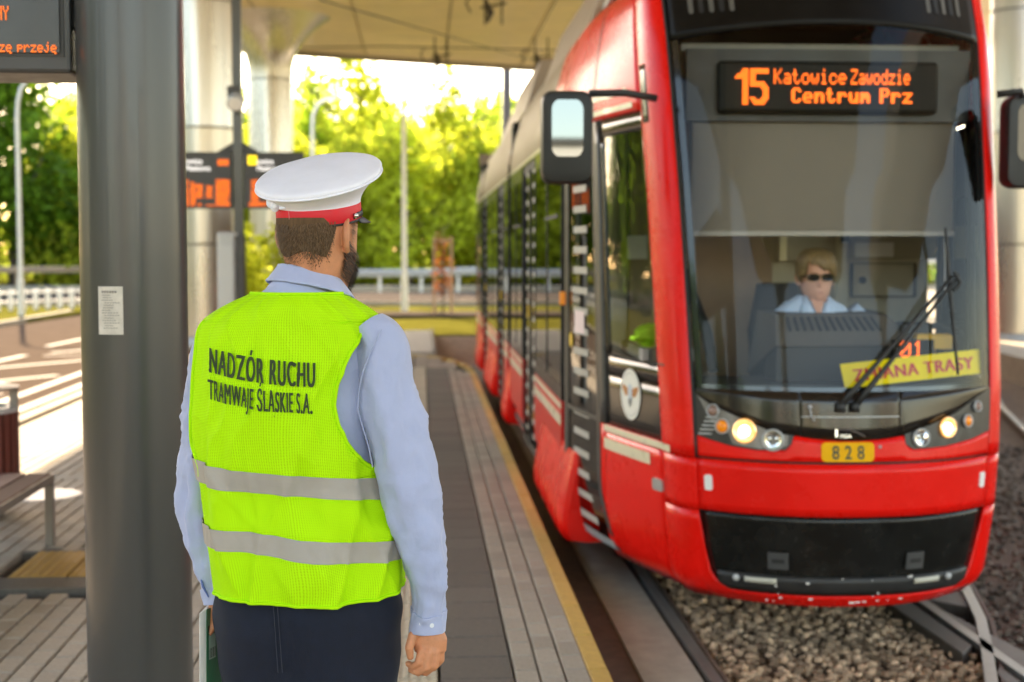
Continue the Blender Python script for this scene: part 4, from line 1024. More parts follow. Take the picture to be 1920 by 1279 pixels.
# mirrors
def mirror(pts_arm, x0,x1,y,z0,z1, yaw):
    arm = MB().tube(pts_arm, [.018]*len(pts_arm), 8).build('mirror_arm', blackm, tram, True)
    cx, cz = (x0+x1)/2, (z0+z1)/2; hw, hh = (x1-x0)/2, (z1-z0)/2
    outline = rr(-hw,hw,-hh,hh,.05,.055,5); rws = []
    for (s_,d) in ((.80,.10),(.97,.075),(1.0,.04),(1.0,-.02),(.95,-.045),(.78,-.05)):
        rws.append([(cx+p[0]*s_, y+d, cz+p[1]*s_) for p in outline])
    mm = MB().grid(rws, True); n = len(outline); b0 = len(mm.v); mm.add(rws[0],[tuple(range(n))]); mm.add(rws[-1],[tuple(range(n))])
    hs = mm.build('mirror_housing', blackm if x0 > 2 else M('mirror housing black', (.012,.012,.011), .4, spec=.3), arm, weld=1e-5); autosmooth(hs, 50)
    gm = MB(); go = rr(-hw*.66,hw*.66,-.0-hh*.42,hh*.80,.04,.05,5); gm.add([(cx+p[0]*.93+hw*.0, y-.052, cz+p[1]) for p in go],[tuple(range(len(go)))]); g_ = gm.build('mirror_glass', M('mirror glass', (.13,.15,.17), .02, metal=1.0), arm)
    return arm
mirror([(1.16,7.02,2.40),(1.0,6.97,2.42),(.82,6.96,2.415)], .585,.835,6.96,1.975,2.425, 0)
mirror([(2.84,6.92,2.42),(2.95,6.88,2.43),(2.96,6.90,2.41)], 2.90,3.14,6.96,1.96,2.42, 0)
# route-change board behind the glass
zs_ = thing('route_sign', 'yellow board with red capitals ZMIANA TRASY leaning inside the windscreen', 'sign', (2.38,6.80,1.0))
A, B, C_, D_ = Vector((1.995,6.665,1.108)), Vector((2.735,6.80,1.168)), Vector((2.735,6.77,1.052)), Vector((2.015,6.645,.992))
mm = MB(); nrm = (B-A).cross(D_-A).normalized()
mm.prism([A,B,C_,D_], nrm*-.004); mm.build('board', M('yellow board', (.95,.74,.0), .6, spec=.1, nscale=10, namt=.03), zs_)
vs, fs = text_tris('ZMIANA TRASY', .088, .86, .0, 1.12); wd = max(v[0] for v in vs); mm = MB(); n0_ = len(vs); f0_ = fs; fs = [tuple(i+c*n0_ for i in f) for c in range(3) for f in f0_]; vs = [(x+d,y) for d in (-.0032,0,.0032) for x,y in vs]
out = []
for k_,(x,y) in enumerate(vs):
    u = .075+.86*x/wd; v = .25+.50*y/.062*1.0
    t_ = A.lerp(B,u); b_ = D_.lerp(C_,u); p = b_.lerp(t_, v); out.append(p+(Vector((0,-1,0)))*(.0085+.0003*(k_//n0_)))
mm.add(out, fs); mm.build('lettering', M('red print', (.60,.012,.004), .5), zs_)
# lime patch in the side window, built as a crumpled cloth
def cloth_lump(c, r, seed):
    rws = []
    for i in range(15):
        t = math.pi*i/14; row = []
        for j in range(24):
            a = 2*math.pi*j/24; d = Vector((math.sin(t)*math.cos(a), math.sin(t)*math.sin(a), -math.cos(t))); k = 1+.35*nz(d.x*2.2+seed,d.y*2.2,d.z*2.2)+.12*nz(d.x*6+seed,d.y*6,d.z*6)
            row.append((c[0]+d.x*r[0]*k, c[1]+d.y*r[1]*k, c[2]+d.z*r[2]*k))
        rws.append(row)
    return MB().grid(rws, True)
lc = cloth_lump((1.20,7.36,1.205),(.10,.12,.06),3).build('lime_lump', M('lime cloth', (.50,.95,.01), .8), None, True)
tag(lc, 'lime green patch shaped as crumpled cloth inside the cab side window', 'cloth')
MB().box(1.12,1.40,7.15,7.9,1.09,1.15).build('window_ledge', inner, tram)
# ================================================================== STREET FURNITURE
# near pillar
PXC, PYC, PR = -.912, 4.60, .166
t = thing('steel_pillar', 'dark grey painted steel pillar in the foreground left of the officer', 'pillar', (PXC,PYC,0))
autosmooth(MB().lathe(PXC,PYC,[(PR,.06),(PR,2.60)],64).build('shaft', darkpost, t)); autosmooth(MB().lathe(PXC,PYC,[(PR,2.606),(PR,7.55)],64).build('shaft', darkpost, t))
MB().lathe(PXC,PYC,[(PR-.004,2.5),(PR-.004,2.7)],48).build('joint', rubber, t)
autosmooth(MB().lathe(PXC,PYC,[(PR+.05,.0),(PR+.05,.03),(PR+.012,.035),(PR+.012,.07),(PR,.075)],48).build('base_flange', darkpost, t))
# notice
def on_pillar(x, z, off=.0015):
    u = (x-PXC)/PR; u = max(-.99,min(.99,u)); return Vector((x, PYC-math.sqrt(1-u*u)*(PR+off), z))
nt_ = thing('paper_notice', 'weathered white paper notice stuck on the dark grey pillar', 'notice', (-.962,4.44,1.46))
x0,x1,z0,z1 = -.993,-.914,1.392,1.540
rws = [[on_pillar(x0+(x1-x0)*i/8, z0+(z1-z0)*j/6, .0016+.0012*abs(nz(i*.9,j*.9,2))) for i in range(9)] for j in range(7)]
MB().grid(rws).build('sheet', M('aged paper', (.60,.55,.48), .7, nscale=30, namt=.14, bscale=60, bstr=.2), nt_, recalc=False)
mm = MB(); q = random.Random(4)
for k in range(15):
    z = z1-.020-k*.0078
    if k == 0:
        xx = x0+.012; w_ = .050
    else: xx = x0+.010+q.uniform(0,.012); w_ = q.uniform(.025,.056)
    n = 6; h_ = .0035 if k == 0 else .0012
    for i in range(n):
        a,b = xx+w_*i/n, xx+w_*(i+.7)/n; mm.add([on_pillar(a,z,.0035),on_pillar(b,z,.0035),on_pillar(b,z+h_*2,.0035),on_pillar(a,z+h_*2,.0035)],[(0,1,2,3)])
mm.build('print_lines', M('faded print', (.22,.20,.18), .8), nt_, recalc=False)
# near departure display, cut by the picture edge
t = thing('display_board', 'dark display board with orange dotted letters hung beside the near pillar', 'display board', (-1.9,4.62,2.2))
bx = bevel(MB().box(-2.75,-1.085,4.55,4.85,2.202,3.05).build('casing', charc, t), .012)
MB().box(-2.68,-1.116,4.535,4.549,2.262,2.98).build('screen', screenm, t); MB().box(-2.70,-1.105,4.545,4.549,2.252,2.99).build('screen_frame', M('frame black', (.03,.028,.027), .5), t)
mm = MB()
cells, w_ = led_cells('Proszę przeję', False)
p_ = .0034; led_mesh(mm, cells, (-1.119-w_*p_,4.532,2.292), p_, .0046, .95)
c1_, w1_ = led_cells('ZAKONCZONY', False)
led_mesh(mm, c1_, (-1.262-w1_*.0034,4.532,2.400), .0034, .0062, .95)
c2_, w2_ = led_cells('NOWO', False); led_mesh(mm, c2_, (-1.300-w2_*.0034,4.532,2.448), .0034, .0062, .95)
mm.build('led_text', ledd, t)['kind'] = 'stuff'
MB().box(-1.12,-1.04,4.60,4.70,2.35,2.45).build('bracket', charc, t); MB().box(-1.12,-1.04,4.60,4.70,2.8,2.9).build('bracket', charc, t)
# far departure board on its post
t = thing('departure_board', 'twin departure board with orange dots on a dark post near the tall columns', 'departure board', (-1.885,15,0))
MB().box(-1.935,-1.842,14.95,15.05,0,4.6,.0).build('post', darkpost, t)
MB().prism([(-2.12,14.98,2.66),(-1.89,14.98,2.80),(-1.65,14.98,2.66)],(0,.04,0)).build('cap_bracket', charc, t)
for (x0,x1) in ((-2.56,-1.945),(-1.832,-1.215)):
    b_ = bevel(MB().box(x0,x1,14.93,15.07,2.085,2.665).build('board', charc, t), .01)
    mm = MB(); lw = M('white board lettering', (.55,.53,.50), .5, emit=(1,.95,.9), estr=.10)
    for (tx,xx,zz,sz) in (('owice',x0+.14,2.545,.075),('Piaskowa',x0+.14,2.475,.072)):
        vs, fs = text_tris(tx, sz, .95, .002); mm.add([(xx+v[0],14.925,zz+v[1]) for v in vs], fs)
    mm.build('lettering', lw, b_, recalc=False)
    mm = MB()
    if x0 < -2: led_mesh(mm, [(i,-j) for i in range(8) for j in range(4)], (x1-.14,14.925,2.58), .014, .015, .9)
    rq = random.Random(int(-x0*100)); xx = x0+.10; wds = [.18,.06,.09,.12]
    shape = [(x0+.14,x0+.175,2.11,2.385),(x0+.185,x0+.24,2.11,2.36),(x0+.245,x0+.32,2.19,2.335),(x0+.245,x0+.31,2.11,2.14),(x0+.33,x1-.18,2.11,2.13),(x1-.27,x1-.2,2.19,2.33),(x1-.17,x1-.02,2.11,2.385)] if x0 < -2 else [(x0+.05,x0+.33,2.11,2.155),(x0+.08,x0+.16,2.16,2.385),(x0+.36,x1-.05,2.11,2.385)]
    for (a,b2,z0_,z1_) in shape:
        for r_ in range(max(1,int((z1_-z0_)/.013))):
            for c_ in range(max(1,int((b2-a)/.013))):
                if rq.random() < .86: mm.obox((a+(c_+.5)*.013,14.925,z0_+(r_+.5)*.013),(.0056,0,0),(0,.002,0),(0,0,.0056))
    mm.build('led_text', ledd, b_)['kind'] = 'stuff'
    if x0 > -2:
        MB().box(x0+.05,x0+.14,14.92,14.928,2.535,2.63).build('yellow_square', M('yellow square', (.85,.62,.01), .5, emit=(1,.7,.0), estr=.15), b_)
cb = thing('floodlight', 'small dark floodlight clamped high on the departure board post', 'floodlight', (-1.88,14.9,3.25))
MB().box(-1.97,-1.83,14.80,14.93,3.22,3.33,.01).build('housing', charc, cb); mm = MB(); mm.tube([(-1.88,14.85,3.21),(-1.88,14.74,3.14)],[.075,.09],16); mm.build('lamp_body', galv, cb, True)
mm = MB(); mm.tube([(-1.88,14.739,3.139),(-1.88,14.736,3.137)],.075,16); mm.build('lens', whitep, cb)
ib = thing('info_panel', 'slim pale grey cabinet standing at the foot of the departure board post', 'cabinet', (-1.95,14.7,0))
bevel(MB().box(-2.06,-1.875,14.55,14.82,.0,1.84).build('body', M('pale grey cabinet', (.50,.51,.50), .45, nscale=5, namt=.06), ib), .03)
MB().box(-1.87,-1.80,14.58,14.80,.0,1.80).build('side_frame', charc, ib); MB().box(-2.04,-1.90,14.545,14.548,1.1,1.7).build('door', M('grey door', (.55,.56,.55), .4), ib)
# bench
t = thing('bench', 'low metal framed bench with red brown slats at the left edge', 'bench', (-2.3,7.0,0))
for k in range(4):
    x = -2.60+k*.137; bevel(MB().box(x,x+.125,5.5,8.02,.385,.412).build('slat', woodgrey if k == 3 else M('maroon slat', (.08,.028,.02), .7, nscale=14, namt=.25, stretch=(12,1,12)), t), .006)
fr_ = M('bench frame steel', (.20,.18,.16), .45, metal=.5, nscale=12, namt=.1)
for x in (-2.61,-2.075): bevel(MB().box(x,x+.02,5.45,8.06,.36,.405).build('rail', fr_, t), .004)
for y in (8.02,5.6):
    bevel(MB().box(-2.60,-2.062,y,y+.05,.345,.383).build('crossbar', fr_, t), .004)
    for x in (-2.605,-2.105): bevel(MB().box(x,x+.045,y,y+.05,.0,.345).build('leg', fr_, t), .004)
# bin
t = thing('litter_bin', 'round litter bin clad in dark red slats behind the bench', 'bin', (-2.76,8.95,0))
cx, cy, r = -2.76, 8.95, .245
MB().lathe(cx,cy,[(r-.03,.12),(r-.03,.62),(r-.05,.62),(r-.05,.15)],28).build('liner', rubber, t)
me = MB().box(-.02,.02,-.012,.012,.10,.655,.003).mesh('slat'); me.materials.append(woodred)
for k in range(26):
    a = 2*math.pi*k/26; o = bpy.data.objects.new('slat', me); col.objects.link(o); o.parent = t; o.location = (r*math.cos(a), r*math.sin(a), 0); o.rotation_euler = (0,0,a+math.pi/2)
autosmooth(MB().lathe(cx,cy,[(r+.014,.655),(r+.014,.685),(r-.05,.69),(r-.05,.655)],36).build('rim', galv, t)); MB().cyl(cx,cy,0,.12,.16,20).build('foot', fr_, t)
for a in (0,120,240):
    x,y = cx+r*.97*math.cos(R(a)), cy+r*.97*math.sin(R(a)); MB().box(x-.022,x+.022,y-.02,y+.02,.685,.80).build('lid_post', fr_, t)
autosmooth(MB().lathe(cx,cy,[(.0,.835),(r*.8,.825),(r+.02,.808),(r+.02,.797),(.0,.797)],36).build('lid', fr_, t))

# ================================================================== PEOPLE
skin = M('skin', (.58,.25,.125), .5, nscale=60, namt=.09, bscale=320, bstr=.12, spec=.4)
skin.node_tree.nodes['Principled BSDF'].inputs['Subsurface Weight'].default_value = .12
skin.node_tree.nodes['Principled BSDF'].inputs['Subsurface Radius'].default_value = (.012,.004,.002)
hairm = M('brown hair', (.15,.09,.045), .6, island=.5)
beardm = M('dark beard', (.085,.05,.030), .6, island=.5)
blond = M('blond hair', (.27,.17,.065), .5, nscale=60, namt=.3, stretch=(1,1,.1), island=.4)
shirtm = M('pale blue shirt cloth', (.40,.44,.64), .8, spec=.2, nscale=9, namt=.05, bscale=16, bstr=.55, bdist=.012, sheen=.3)
trm = M('navy trouser cloth', (.012,.015,.028), .8, nscale=40, namt=.2, bscale=700, bstr=.25, sheen=.05, spec=.2)

def head_rows(sc_=1.0):
    """(z from chin, half width, front, back, forward shift) of the bare head, metres"""
    return [(-.115,.066,.050,.062),(-.07,.060,.045,.062),(-.035,.059,.048,.066),(-.010,.056,.068,.070),(.006,.052,.090,.072),(.025,.060,.097,.075),(.05,.066,.099,.082),
            (.075,.070,.098,.091),(.10,.0735,.094,.098),(.125,.076,.093,.101),(.15,.077,.095,.100),(.175,.074,.090,.094),(.20,.065,.075,.080),(.217,.050,.055,.060),(.228,.028,.03,.034),(.231,.004,.005,.005)]
HR_ = head_rows()
def head_pt(a, z, off=0.0):
    """a: angle from straight ahead, positive to the person's right"""
    w, f, b = interp(HR_, z); ca, sa = math.cos(a), math.sin(a); d = f if ca > 0 else b
    e = .88
    x = (w+off)*math.copysign(abs(sa)**e, sa); y = (d+off)*math.copysign(abs(ca)**e, ca)
    # features
    if ca > 0:
        nosep = math.exp(-(a/.14)**2)*max(0,min(1,(.118-z)/.045))*max(0,min(1,(z-.058)/.012)); y += .024*nosep
        y -= .008*math.exp(-((abs(a)-.42)/.18)**2)*math.exp(-((z-.108)/.014)**2)
        y += .005*math.exp(-(a/.5)**2)*math.exp(-((z-.130)/.012)**2)
        y += .006*math.exp(-(a/.30)**2)*(math.exp(-((z-.040)/.006)**2)+.8*math.exp(-((z-.030)/.006)**2)) - .004*math.exp(-(a/.35)**2)*math.exp(-((z-.035)/.003)**2)
        y += .006*math.exp(-(a/.4)**2)*math.exp(-((z-.010)/.010)**2)
    return Vector((x,y,z))
def head_mesh(mb, xf, nr=70, nc=72):
    zs = np.linspace(-.115,.231,nr); rws = [[xf(head_pt(2*math.pi*j/nc, z)) for j in range(nc)] for z in zs]
    mb.grid(rws, True); mb.add(rws[0],[tuple(range(nc))]); mb.add(rws[-1],[tuple(range(nc))])
    # ears
    for s in (-1,1):
        base = Vector((s*.073,-.006,.100)); fl = R(32)
        def ep(u, w, d):       # u: back of the ear, w: up, d: away from the ear plane
            return xf(base+Vector((s*(math.sin(fl)*u+math.cos(fl)*d), -math.cos(fl)*u+math.sin(fl)*d, w)))
        rr_ = []
        for i in range(9):
            t = math.pi*i/8
            rr_.append([ep(.012+.0165*math.sin(t)*math.cos(2*math.pi*j/20)-.004*math.cos(2*math.pi*i/16), .003+.033*math.sin(t)*math.sin(2*math.pi*j/20), .0055*math.cos(t)) for j in range(20)])
        mb.grid(rr_, True)
        hel = [ep(.012-.010*math.cos(a)+.008, .004+.031*math.sin(a), .007) for a in np.linspace(R(35),R(300),16)]
        hel = [ep(.012+.0160*math.cos(a), .004+.0325*math.sin(a), .0065) for a in np.linspace(R(150),R(-95),18)]
        mb.tube(hel, [.0036]*18, 8)
        mb.sphere(ep(.006,-.030,.003), .0075, 10, 8)
def strand_mesh(mb, roots, ln, wd, xf, down=.9, seed=0):
    q = random.Random(seed)
    for (a,z,l) in roots:
        p = head_pt(a,z,.001); n = (head_pt(a,z,.02)-p).normalized(); t_ = Vector((q.uniform(-.35,.35)*math.cos(a), q.uniform(-.35,.35)*math.sin(-a), -1.0)).normalized()
        L2 = ln*l*q.uniform(.6,1.3); d = (n*(1-down)+t_*down).normalized(); s_ = d.cross(n).normalized()*wd
        m_ = p+n*.0035+d*L2*.5; e = p+n*.0045*q.uniform(.5,1.5)+d*L2
        mb.add([xf(p-s_),xf(p+s_),xf(m_+s_*.9),xf(m_-s_*.9),xf(e)],[(0,1,2,3),(3,2,4)])
def capsule_chain(mb, pts, rads, n=12):
    mb.tube(pts, rads, n)
    mb.sphere(pts[-1], rads[-1] if not isinstance(rads[-1],tuple) else rads[-1][0], n, 6); mb.sphere(pts[0], rads[0] if not isinstance(rads[0],tuple) else rads[0][0], n, 6)
def remeshed(name, mb, voxel, mat, parent, smooth_it=6):
    me = mb.mesh(name); o = link(name, me, mat, parent)
    md = o.modifiers.new('union', 'REMESH'); md.mode = 'VOXEL'; md.voxel_size = voxel
    ms = o.modifiers.new('soft', 'SMOOTH'); ms.iterations = smooth_it; ms.factor = .5
    dg = bpy.context.evaluated_depsgraph_get(); dg.update(); me2 = bpy.data.meshes.new_from_object(o.evaluated_get(dg)); o.modifiers.clear(); o.data = me2; me2.name = name
    if len(me2.materials) == 0: me2.materials.append(mat)
    me2.polygons.foreach_set('use_smooth', [True]*len(me2.polygons)); return o

# ---------------- officer. sheet units: 850 per metre, measured from (555, 470) = (0, 1.65 m)
OX, OY = -.285, 3.27
K = 1/850.0
def ox(px): return OX+(px-555)*K
def oz(py): return 1.65-(py-470)*K
def o3(px,py,dy=0.0): return Vector((ox(px), OY+dy, oz(py)))
off = thing('person', 'man seen from behind in white peaked cap, lime safety vest and pale blue shirt', 'person', (OX,OY,0))
HY = R(-30)                                     # head turned to the right
hb = o3(597,470)+Vector((0,.035,0)); hb.z = oz(533)      # chin level centre
rz_ = Matrix.Rotation(HY,3,'Z')
def hx(p): return hb+rz_@(Vector(p)*1.06)
body = MB(); head_mesh(body, hx)
def tsec(cx, cy, a, b, z, n=40): return [(cx+a*math.sin(2*math.pi*j/n), cy-b*math.cos(2*math.pi*j/n), z) for j in range(n)]
# torso core hidden by the clothes keeps the body one figure
tr_ = [(.80,.155,.10),(.95,.150,.095),(1.10,.150,.095),(1.25,.165,.10),(1.38,.170,.095),(1.46,.15,.08),(1.52,.09,.07),(1.58,.062,.062)]
rws = [tsec(OX+.005,OY+.01,a,b,z) for z,a,b in tr_]; body.grid(rws,True); body.add(rws[0],[tuple(range(40))]); body.add(rws[-1],[tuple(range(40))])
# arm lines (px, py, depth, radius px)
RA = [(690,622,-.035,44),(716,655,-.05,53),(726,720,-.06,55),(745,800,-.07,56),(760,870,-.075,57),(775,940,-.075,55),(789,1000,-.07,52),(802,1060,-.065,47),(808,1100,-.06,42),(808,1140,-.055,36),(806,1175,-.05,33),(806,1205,-.05,33)]
LA = [(412,628,.05,34),(390,660,.06,42),(381,720,.07,47),(377,800,.08,49),(369,870,.085,50),(361,935,.085,49),(361,1000,.08,46),(371,1060,.07,40),(380,1100,.06,33),(386,1135,.055,27),(389,1165,.05,24)]
for A_ in (RA, LA): body.tube([o3(a,b,c) for a,b,c,_ in A_], [max(.02,r*K*.62) for *_,r in A_], 14)
for s in (-1,1): body.tube([(OX+.005+s*.085,OY+.01,.84),(OX+s*.095,OY+.0,.48),(OX+s*.10,OY+.02,.10)], [.085,.058,.042], 14)
# right hand: relaxed, fingers curling in towards the thigh
W_ = o3(806,1185,-.05)
def h3(px,py,dy): return o3(px,py,dy)
body.tube([o3(806,1180,-.05), o3(808,1205,-.052), o3(812,1228,-.055), o3(812,1250,-.055)], [(.026,.020),(.033,.018),(.040,.0165),(.037,.015)], 16, ref=(1,0,0))
fing = [ [(832,1240,-.052),(833,1268,-.050),(818,1287,-.040),(800,1291,-.030)],
         [(821,1246,-.062),(820,1276,-.064),(803,1292,-.052),(786,1292,-.040)],
         [(808,1248,-.068),(804,1278,-.072),(788,1290,-.060),(774,1287,-.048)],
         [(796,1244,-.066),(789,1268,-.070),(778,1277,-.060),(768,1274,-.05)] ]
for f_, r in zip(fing,(.0088,.0098,.0098,.0092)): capsule_chain(body, [h3(*p) for p in f_], [r*1.1,r,r*.92,r*.78])
capsule_chain(body, [h3(792,1200,-.06),h3(778,1216,-.070),h3(771,1238,-.074),h3(773,1256,-.068)], [.0125,.0120,.0105,.0085])
# left hand holding the booklets
body.tube([o3(392,1155,.05), o3(388,1172,.05), o3(384,1196,.05), o3(382,1216,.05)], [(.020,.018),(.024,.018),(.026,.016),(.024,.014)], 14, ref=(0,1,0))
for k,(dy) in enumerate((.012,.030,.048,.066)):
    capsule_chain(body, [h3(383,1212,.02+dy),h3(374,1226,.018+dy),h3(366,1236,.018+dy),h3(362,1222,.018+dy)], [.0095,.009,.0085,.0075])
capsule_chain(body, [h3(388,1180,.03),h3(396,1200,.02),h3(402,1226,.018)], [.011,.0105,.0085])
bo = remeshed('body', body, .0030, skin, off, 3)
# hair: close cropped at the back and sides
mm = MB(); q = random.Random(11); roots = []
for _ in range(17000):
    a = q.uniform(-math.pi,math.pi); aa = abs(a); z = q.uniform(.028,.20)
    if aa < 1.25: continue
    d_ = math.pi-aa
    low = .036 if d_ < .95 else .036+.075*min(1,(d_-.95)/.28)**1.5
    if aa < 1.75: low = .075 if 1.30 < aa < 1.52 else .125
    low += .007*math.sin(9*a)
    if z < low: continue
    if 1.50 < aa < 1.98 and z < .137: continue
    if z > .143+.017*math.cos(a): continue
    fade = min(1,max(0,(z-low)/.04)); 
    if q.random() > .12+.88*fade: continue
    roots.append((a,z,.3+.7*fade))
strand_mesh(mm, roots, .0085, .0005, hx, .93, 3)
mm.build('hair', hairm, off, recalc=False)
sc_m = MB(); rws = []
for z in np.linspace(.045,.139,16):
    row = []
    for j in range(60):
        a = 1.93+(2*math.pi-3.86)*j/59; d_ = abs(a-math.pi); low = .062+.006*math.sin(a*5) if d_ < .95 else .062+.06*min(1,(d_-.95)/.28)**1.5
        row.append(hx(head_pt(a, max(z,low), .0018)))
    rws.append(row)
sc_m.grid(rws).build('hair_base', M('cropped hair base', (.115,.068,.036), .75, spec=.1, nscale=150, namt=.3, stretch=(1,1,.15)), off, True, recalc=False)
# beard
mm = MB(); roots = []
for _ in range(5200):
    a = q.uniform(-1.62,1.62); z = q.uniform(-.028,.10)
    aa = abs(a); top = .034+.058*max(0,(aa-.55)/.95) if aa > .55 else (.056 if aa < .33 else .045); lo = -.012+.028*max(0,(aa-.9)/.7)
    if z > top or z < lo or (aa < .3 and .028 < z < .043): continue
    roots.append((a,z,1.0))
strand_mesh(mm, roots, .013, .0009, hx, .72, 5); mm.build('beard', beardm, off, recalc=False)
for s in (-1,1):
    e = head_pt(s*.42,.108,-.004); mm = MB(); mm.sphere(hx(e),.0115,14,10); eo = mm.build('eye', M('eye white', (.75,.72,.68), .2), off, True)
    mm = MB(); mm.sphere(hx(e+Vector((0,.0085,0))),.0048,10,8); mm.build('iris', M('iris', (.05,.04,.03), .15), eo, True)

# clothed torso: rows (py, left, right, depth)
TR = [(524,506,630,.074),(536,494,636,.080),(548,484,640,.084),(556,470,645,.088),(566,446,662,.098),(578,422,682,.108),(590,402,700,.114),(603,385,716,.118),(618,374,728,.122),(640,367,735,.127),(670,364,737,.131),(710,362,732,.133),(760,361,724,.133),
      (820,360,716,.132),(880,364,717,.130),(930,372,724,.130),(980,379,733,.132),(1030,384,745,.136),(1080,391,754,.139),(1110,395,755,.140),(1140,399,748,.139)]
TRS = crom(TR, 160)
def tor(py):
    l, r, b = [float(np.interp(py, TRS[:,0], TRS[:,i])) for i in (1,2,3)]; return (l+r)/2, (r-l)/2, b
def fold(phi, py):
    """cloth folds of the vest: soft hanging waves that grow towards the hem"""
    g = min(1,max(0,(py-600)/500)); s = math.sin(phi)
    w = nz(phi*1.7+3, py*.0042, 1.0)*.008*(.4+g)+nz(phi*3.6, py*.007+phi*1.6, 5.0)*.0070*(.5+g)+nz(phi*8, py*.016+phi*2.2, 9.0)*.0018
    rg = (1 if phi > -.7 else max(0,1-(-.7-phi)/.3))*max(0,1-2.8*abs(nz(phi*1.5+py*.0035+2, py*.0032-phi*.6, 3.3))); rg2 = max(0,1-3.0*abs(nz(phi*2.4-py*.004+7, py*.005, 8.1)))
    w += .0048*rg**2+.0030*rg2**2
    w += .0045*g*math.sin(phi*6.5+py*.006)*(.4+.6*nz(phi,py*.004,3))
    # bulge over the shirt at the right hip, drag lines below the armhole
    w += .008*math.exp(-((phi-.95)/.30)**2-((py-1010)/45)**2)-.007*math.exp(-((phi-.80)/.22)**2-((py-950)/40)**2)
    w += .004*math.sin((py-880-90*phi)*.05)*math.exp(-((phi-1.0)/.35)**2-((py-960)/90)**2)
    return w
def vpt(phi, py, off_=0.0, folds=1.0):
    cx, hw, b = tor(py); d = off_+((2.1*max(0,math.cos(phi))**.7+.25)*fold(math.remainder(phi,2*math.pi),py) if folds else 0); s, c = math.sin(phi), math.cos(phi)
    e = .90; ss = math.copysign(abs(s)**e, s); cc = math.copysign(abs(c)**e, c)
    return Vector((ox(cx)+(hw*K+d)*ss, OY+.012-(b+d)*cc, oz(py)))
# shirt: torso, collar, sleeves
sh = MB(); rws = [[vpt(2*math.pi*j/72, py, -.009, 0) for j in range(72)] for py in np.linspace(525,1150,64)]; sh.grid(rws, True)
def sleeve(A_, seed, side):
    a = crom(A_, 150); rws = []; n = 40; pts = [o3(p[0],p[1],p[2]) for p in a]; prev = Vector((1,0,0))
    L_ = len(a)
    for i in range(L_):
        d = (pts[min(i+1,L_-1)]-pts[max(i-1,0)]).normalized(); u = (prev-d*prev.dot(d)).normalized(); v = d.cross(u); prev = u
        r = a[i][3]*K; t_ = i/(L_-1); ring = []
        for j in range(n):
            th = 2*math.pi*j/n; py = a[i][1]
            w = nz(math.cos(th)*1.3+seed, math.sin(th)*1.3, py*.007)*.012+nz(math.cos(th)*2.2+seed, math.sin(th)*2.2+py*.008, py*.014)*.0065
            w += nz(math.cos(th)*2.6+seed, math.sin(th)*2.6+py*.012, py*.03)*.0012
            # diagonal drag folds at the elbow and piled cloth above the cuff
            el = math.exp(-((py-930)/80)**2); w += el*.0022*math.sin(py*.07+2.2*th+seed)+.0016*math.exp(-((py-1085)/55)**2)*math.sin(py*.13+1.3*th)+.0040*math.sin(4*th+seed+py*.012)*math.sin(math.pi*min(1,max(0,(py-620)/560)))
            w += .004*math.exp(-((py-730)/70)**2)*math.sin(3*th+py*.03)
            rg = max(0,1-2.6*abs(nz(math.cos(th)*1.5+seed, math.sin(th)*1.5+py*.010, py*.0065+1.3*math.cos(th))))
            rg2 = max(0,1-3.2*abs(nz(math.cos(th)*1.9+seed+9, math.sin(th)*1.9-py*.013, py*.011)))
            w += .0068*rg**2+.0025*rg2**2-.003
            w *= (.25+.75*min(1,t_/.08))*(1-.85*max(0,(t_-.90)/.10))
            ring.append(pts[i]+u*math.cos(th)*(r+w)+v*math.sin(th)*(r*1.02+w))
        rws.append(ring)
    return rws
rR = sleeve(RA, 3.0, 1); rL = sleeve(LA, 8.0, -1)
for rws in (rR, rL): sh.grid(rws, True); sh.add(rws[0],[tuple(range(40))])
so = sh.build('shirt', shirtm, off, True)
# cuffs with buttons
for (rws, nm) in ((rR[-19:], 'cuff'), (rL[-17:], 'cuff')):
    out = []
    for i, ring in enumerate(rws):
        c = sum(ring, Vector())/len(ring); out.append([c+(p-c)*1.045+Vector((0,0,-.006)) for p in ring])
    solidify(MB().grid(out, True).build(nm, shirtm, so, True), .003, 0)
mm = MB()
for (px,py,dy) in ((795,1186,-.092),(815,1190,-.092)): mm.tube([o3(px,py,dy+.004),o3(px,py,dy-.0015)],.0052,12)
mm.build('cuff_button', M('pearl button', (.75,.76,.80), .2), so)
mm = MB(); mm.tube([o3(844,1100,-.055),o3(838,1125,-.075),o3(832,1150,-.078)],[.0012,.0028,.0012],6); mm.build('sleeve_placket', M('shirt inner blue', (.10,.14,.40), .8), so)
mm = MB(); mm.tube([o3(360,1112,.03),o3(366,1130,.022),o3(376,1152,.024)],[.0015,.003,.0015],6); mm.build('sleeve_placket', MATS['shirt inner blue'], so)
# shoulder seam of the right sleeve
mm = MB(); seam = []
for (px,py) in ((722,618),(712,640),(698,668),(686,700),(678,738),(676,770),(684,800),(696,840),(704,880)):
    seam.append(Vector((ox(px),OY-.117-.0*px,oz(py))))
# project the seam on the sleeve surface
allv = np.array([v[:] for r_ in rR for v in r_])
sp2 = []
for p in seam:
    m_ = (abs(allv[:,0]-p.x) < .012) & (abs(allv[:,2]-p.z) < .012)
    if m_.any(): sp2.append(Vector((p.x, float(allv[m_][:,1].min())-.0006, p.z)))
if len(sp2) > 3: mm.tube(sp2, [.0016]*len(sp2), 6); mm.build('sleeve_seam', shirtm, so, True)
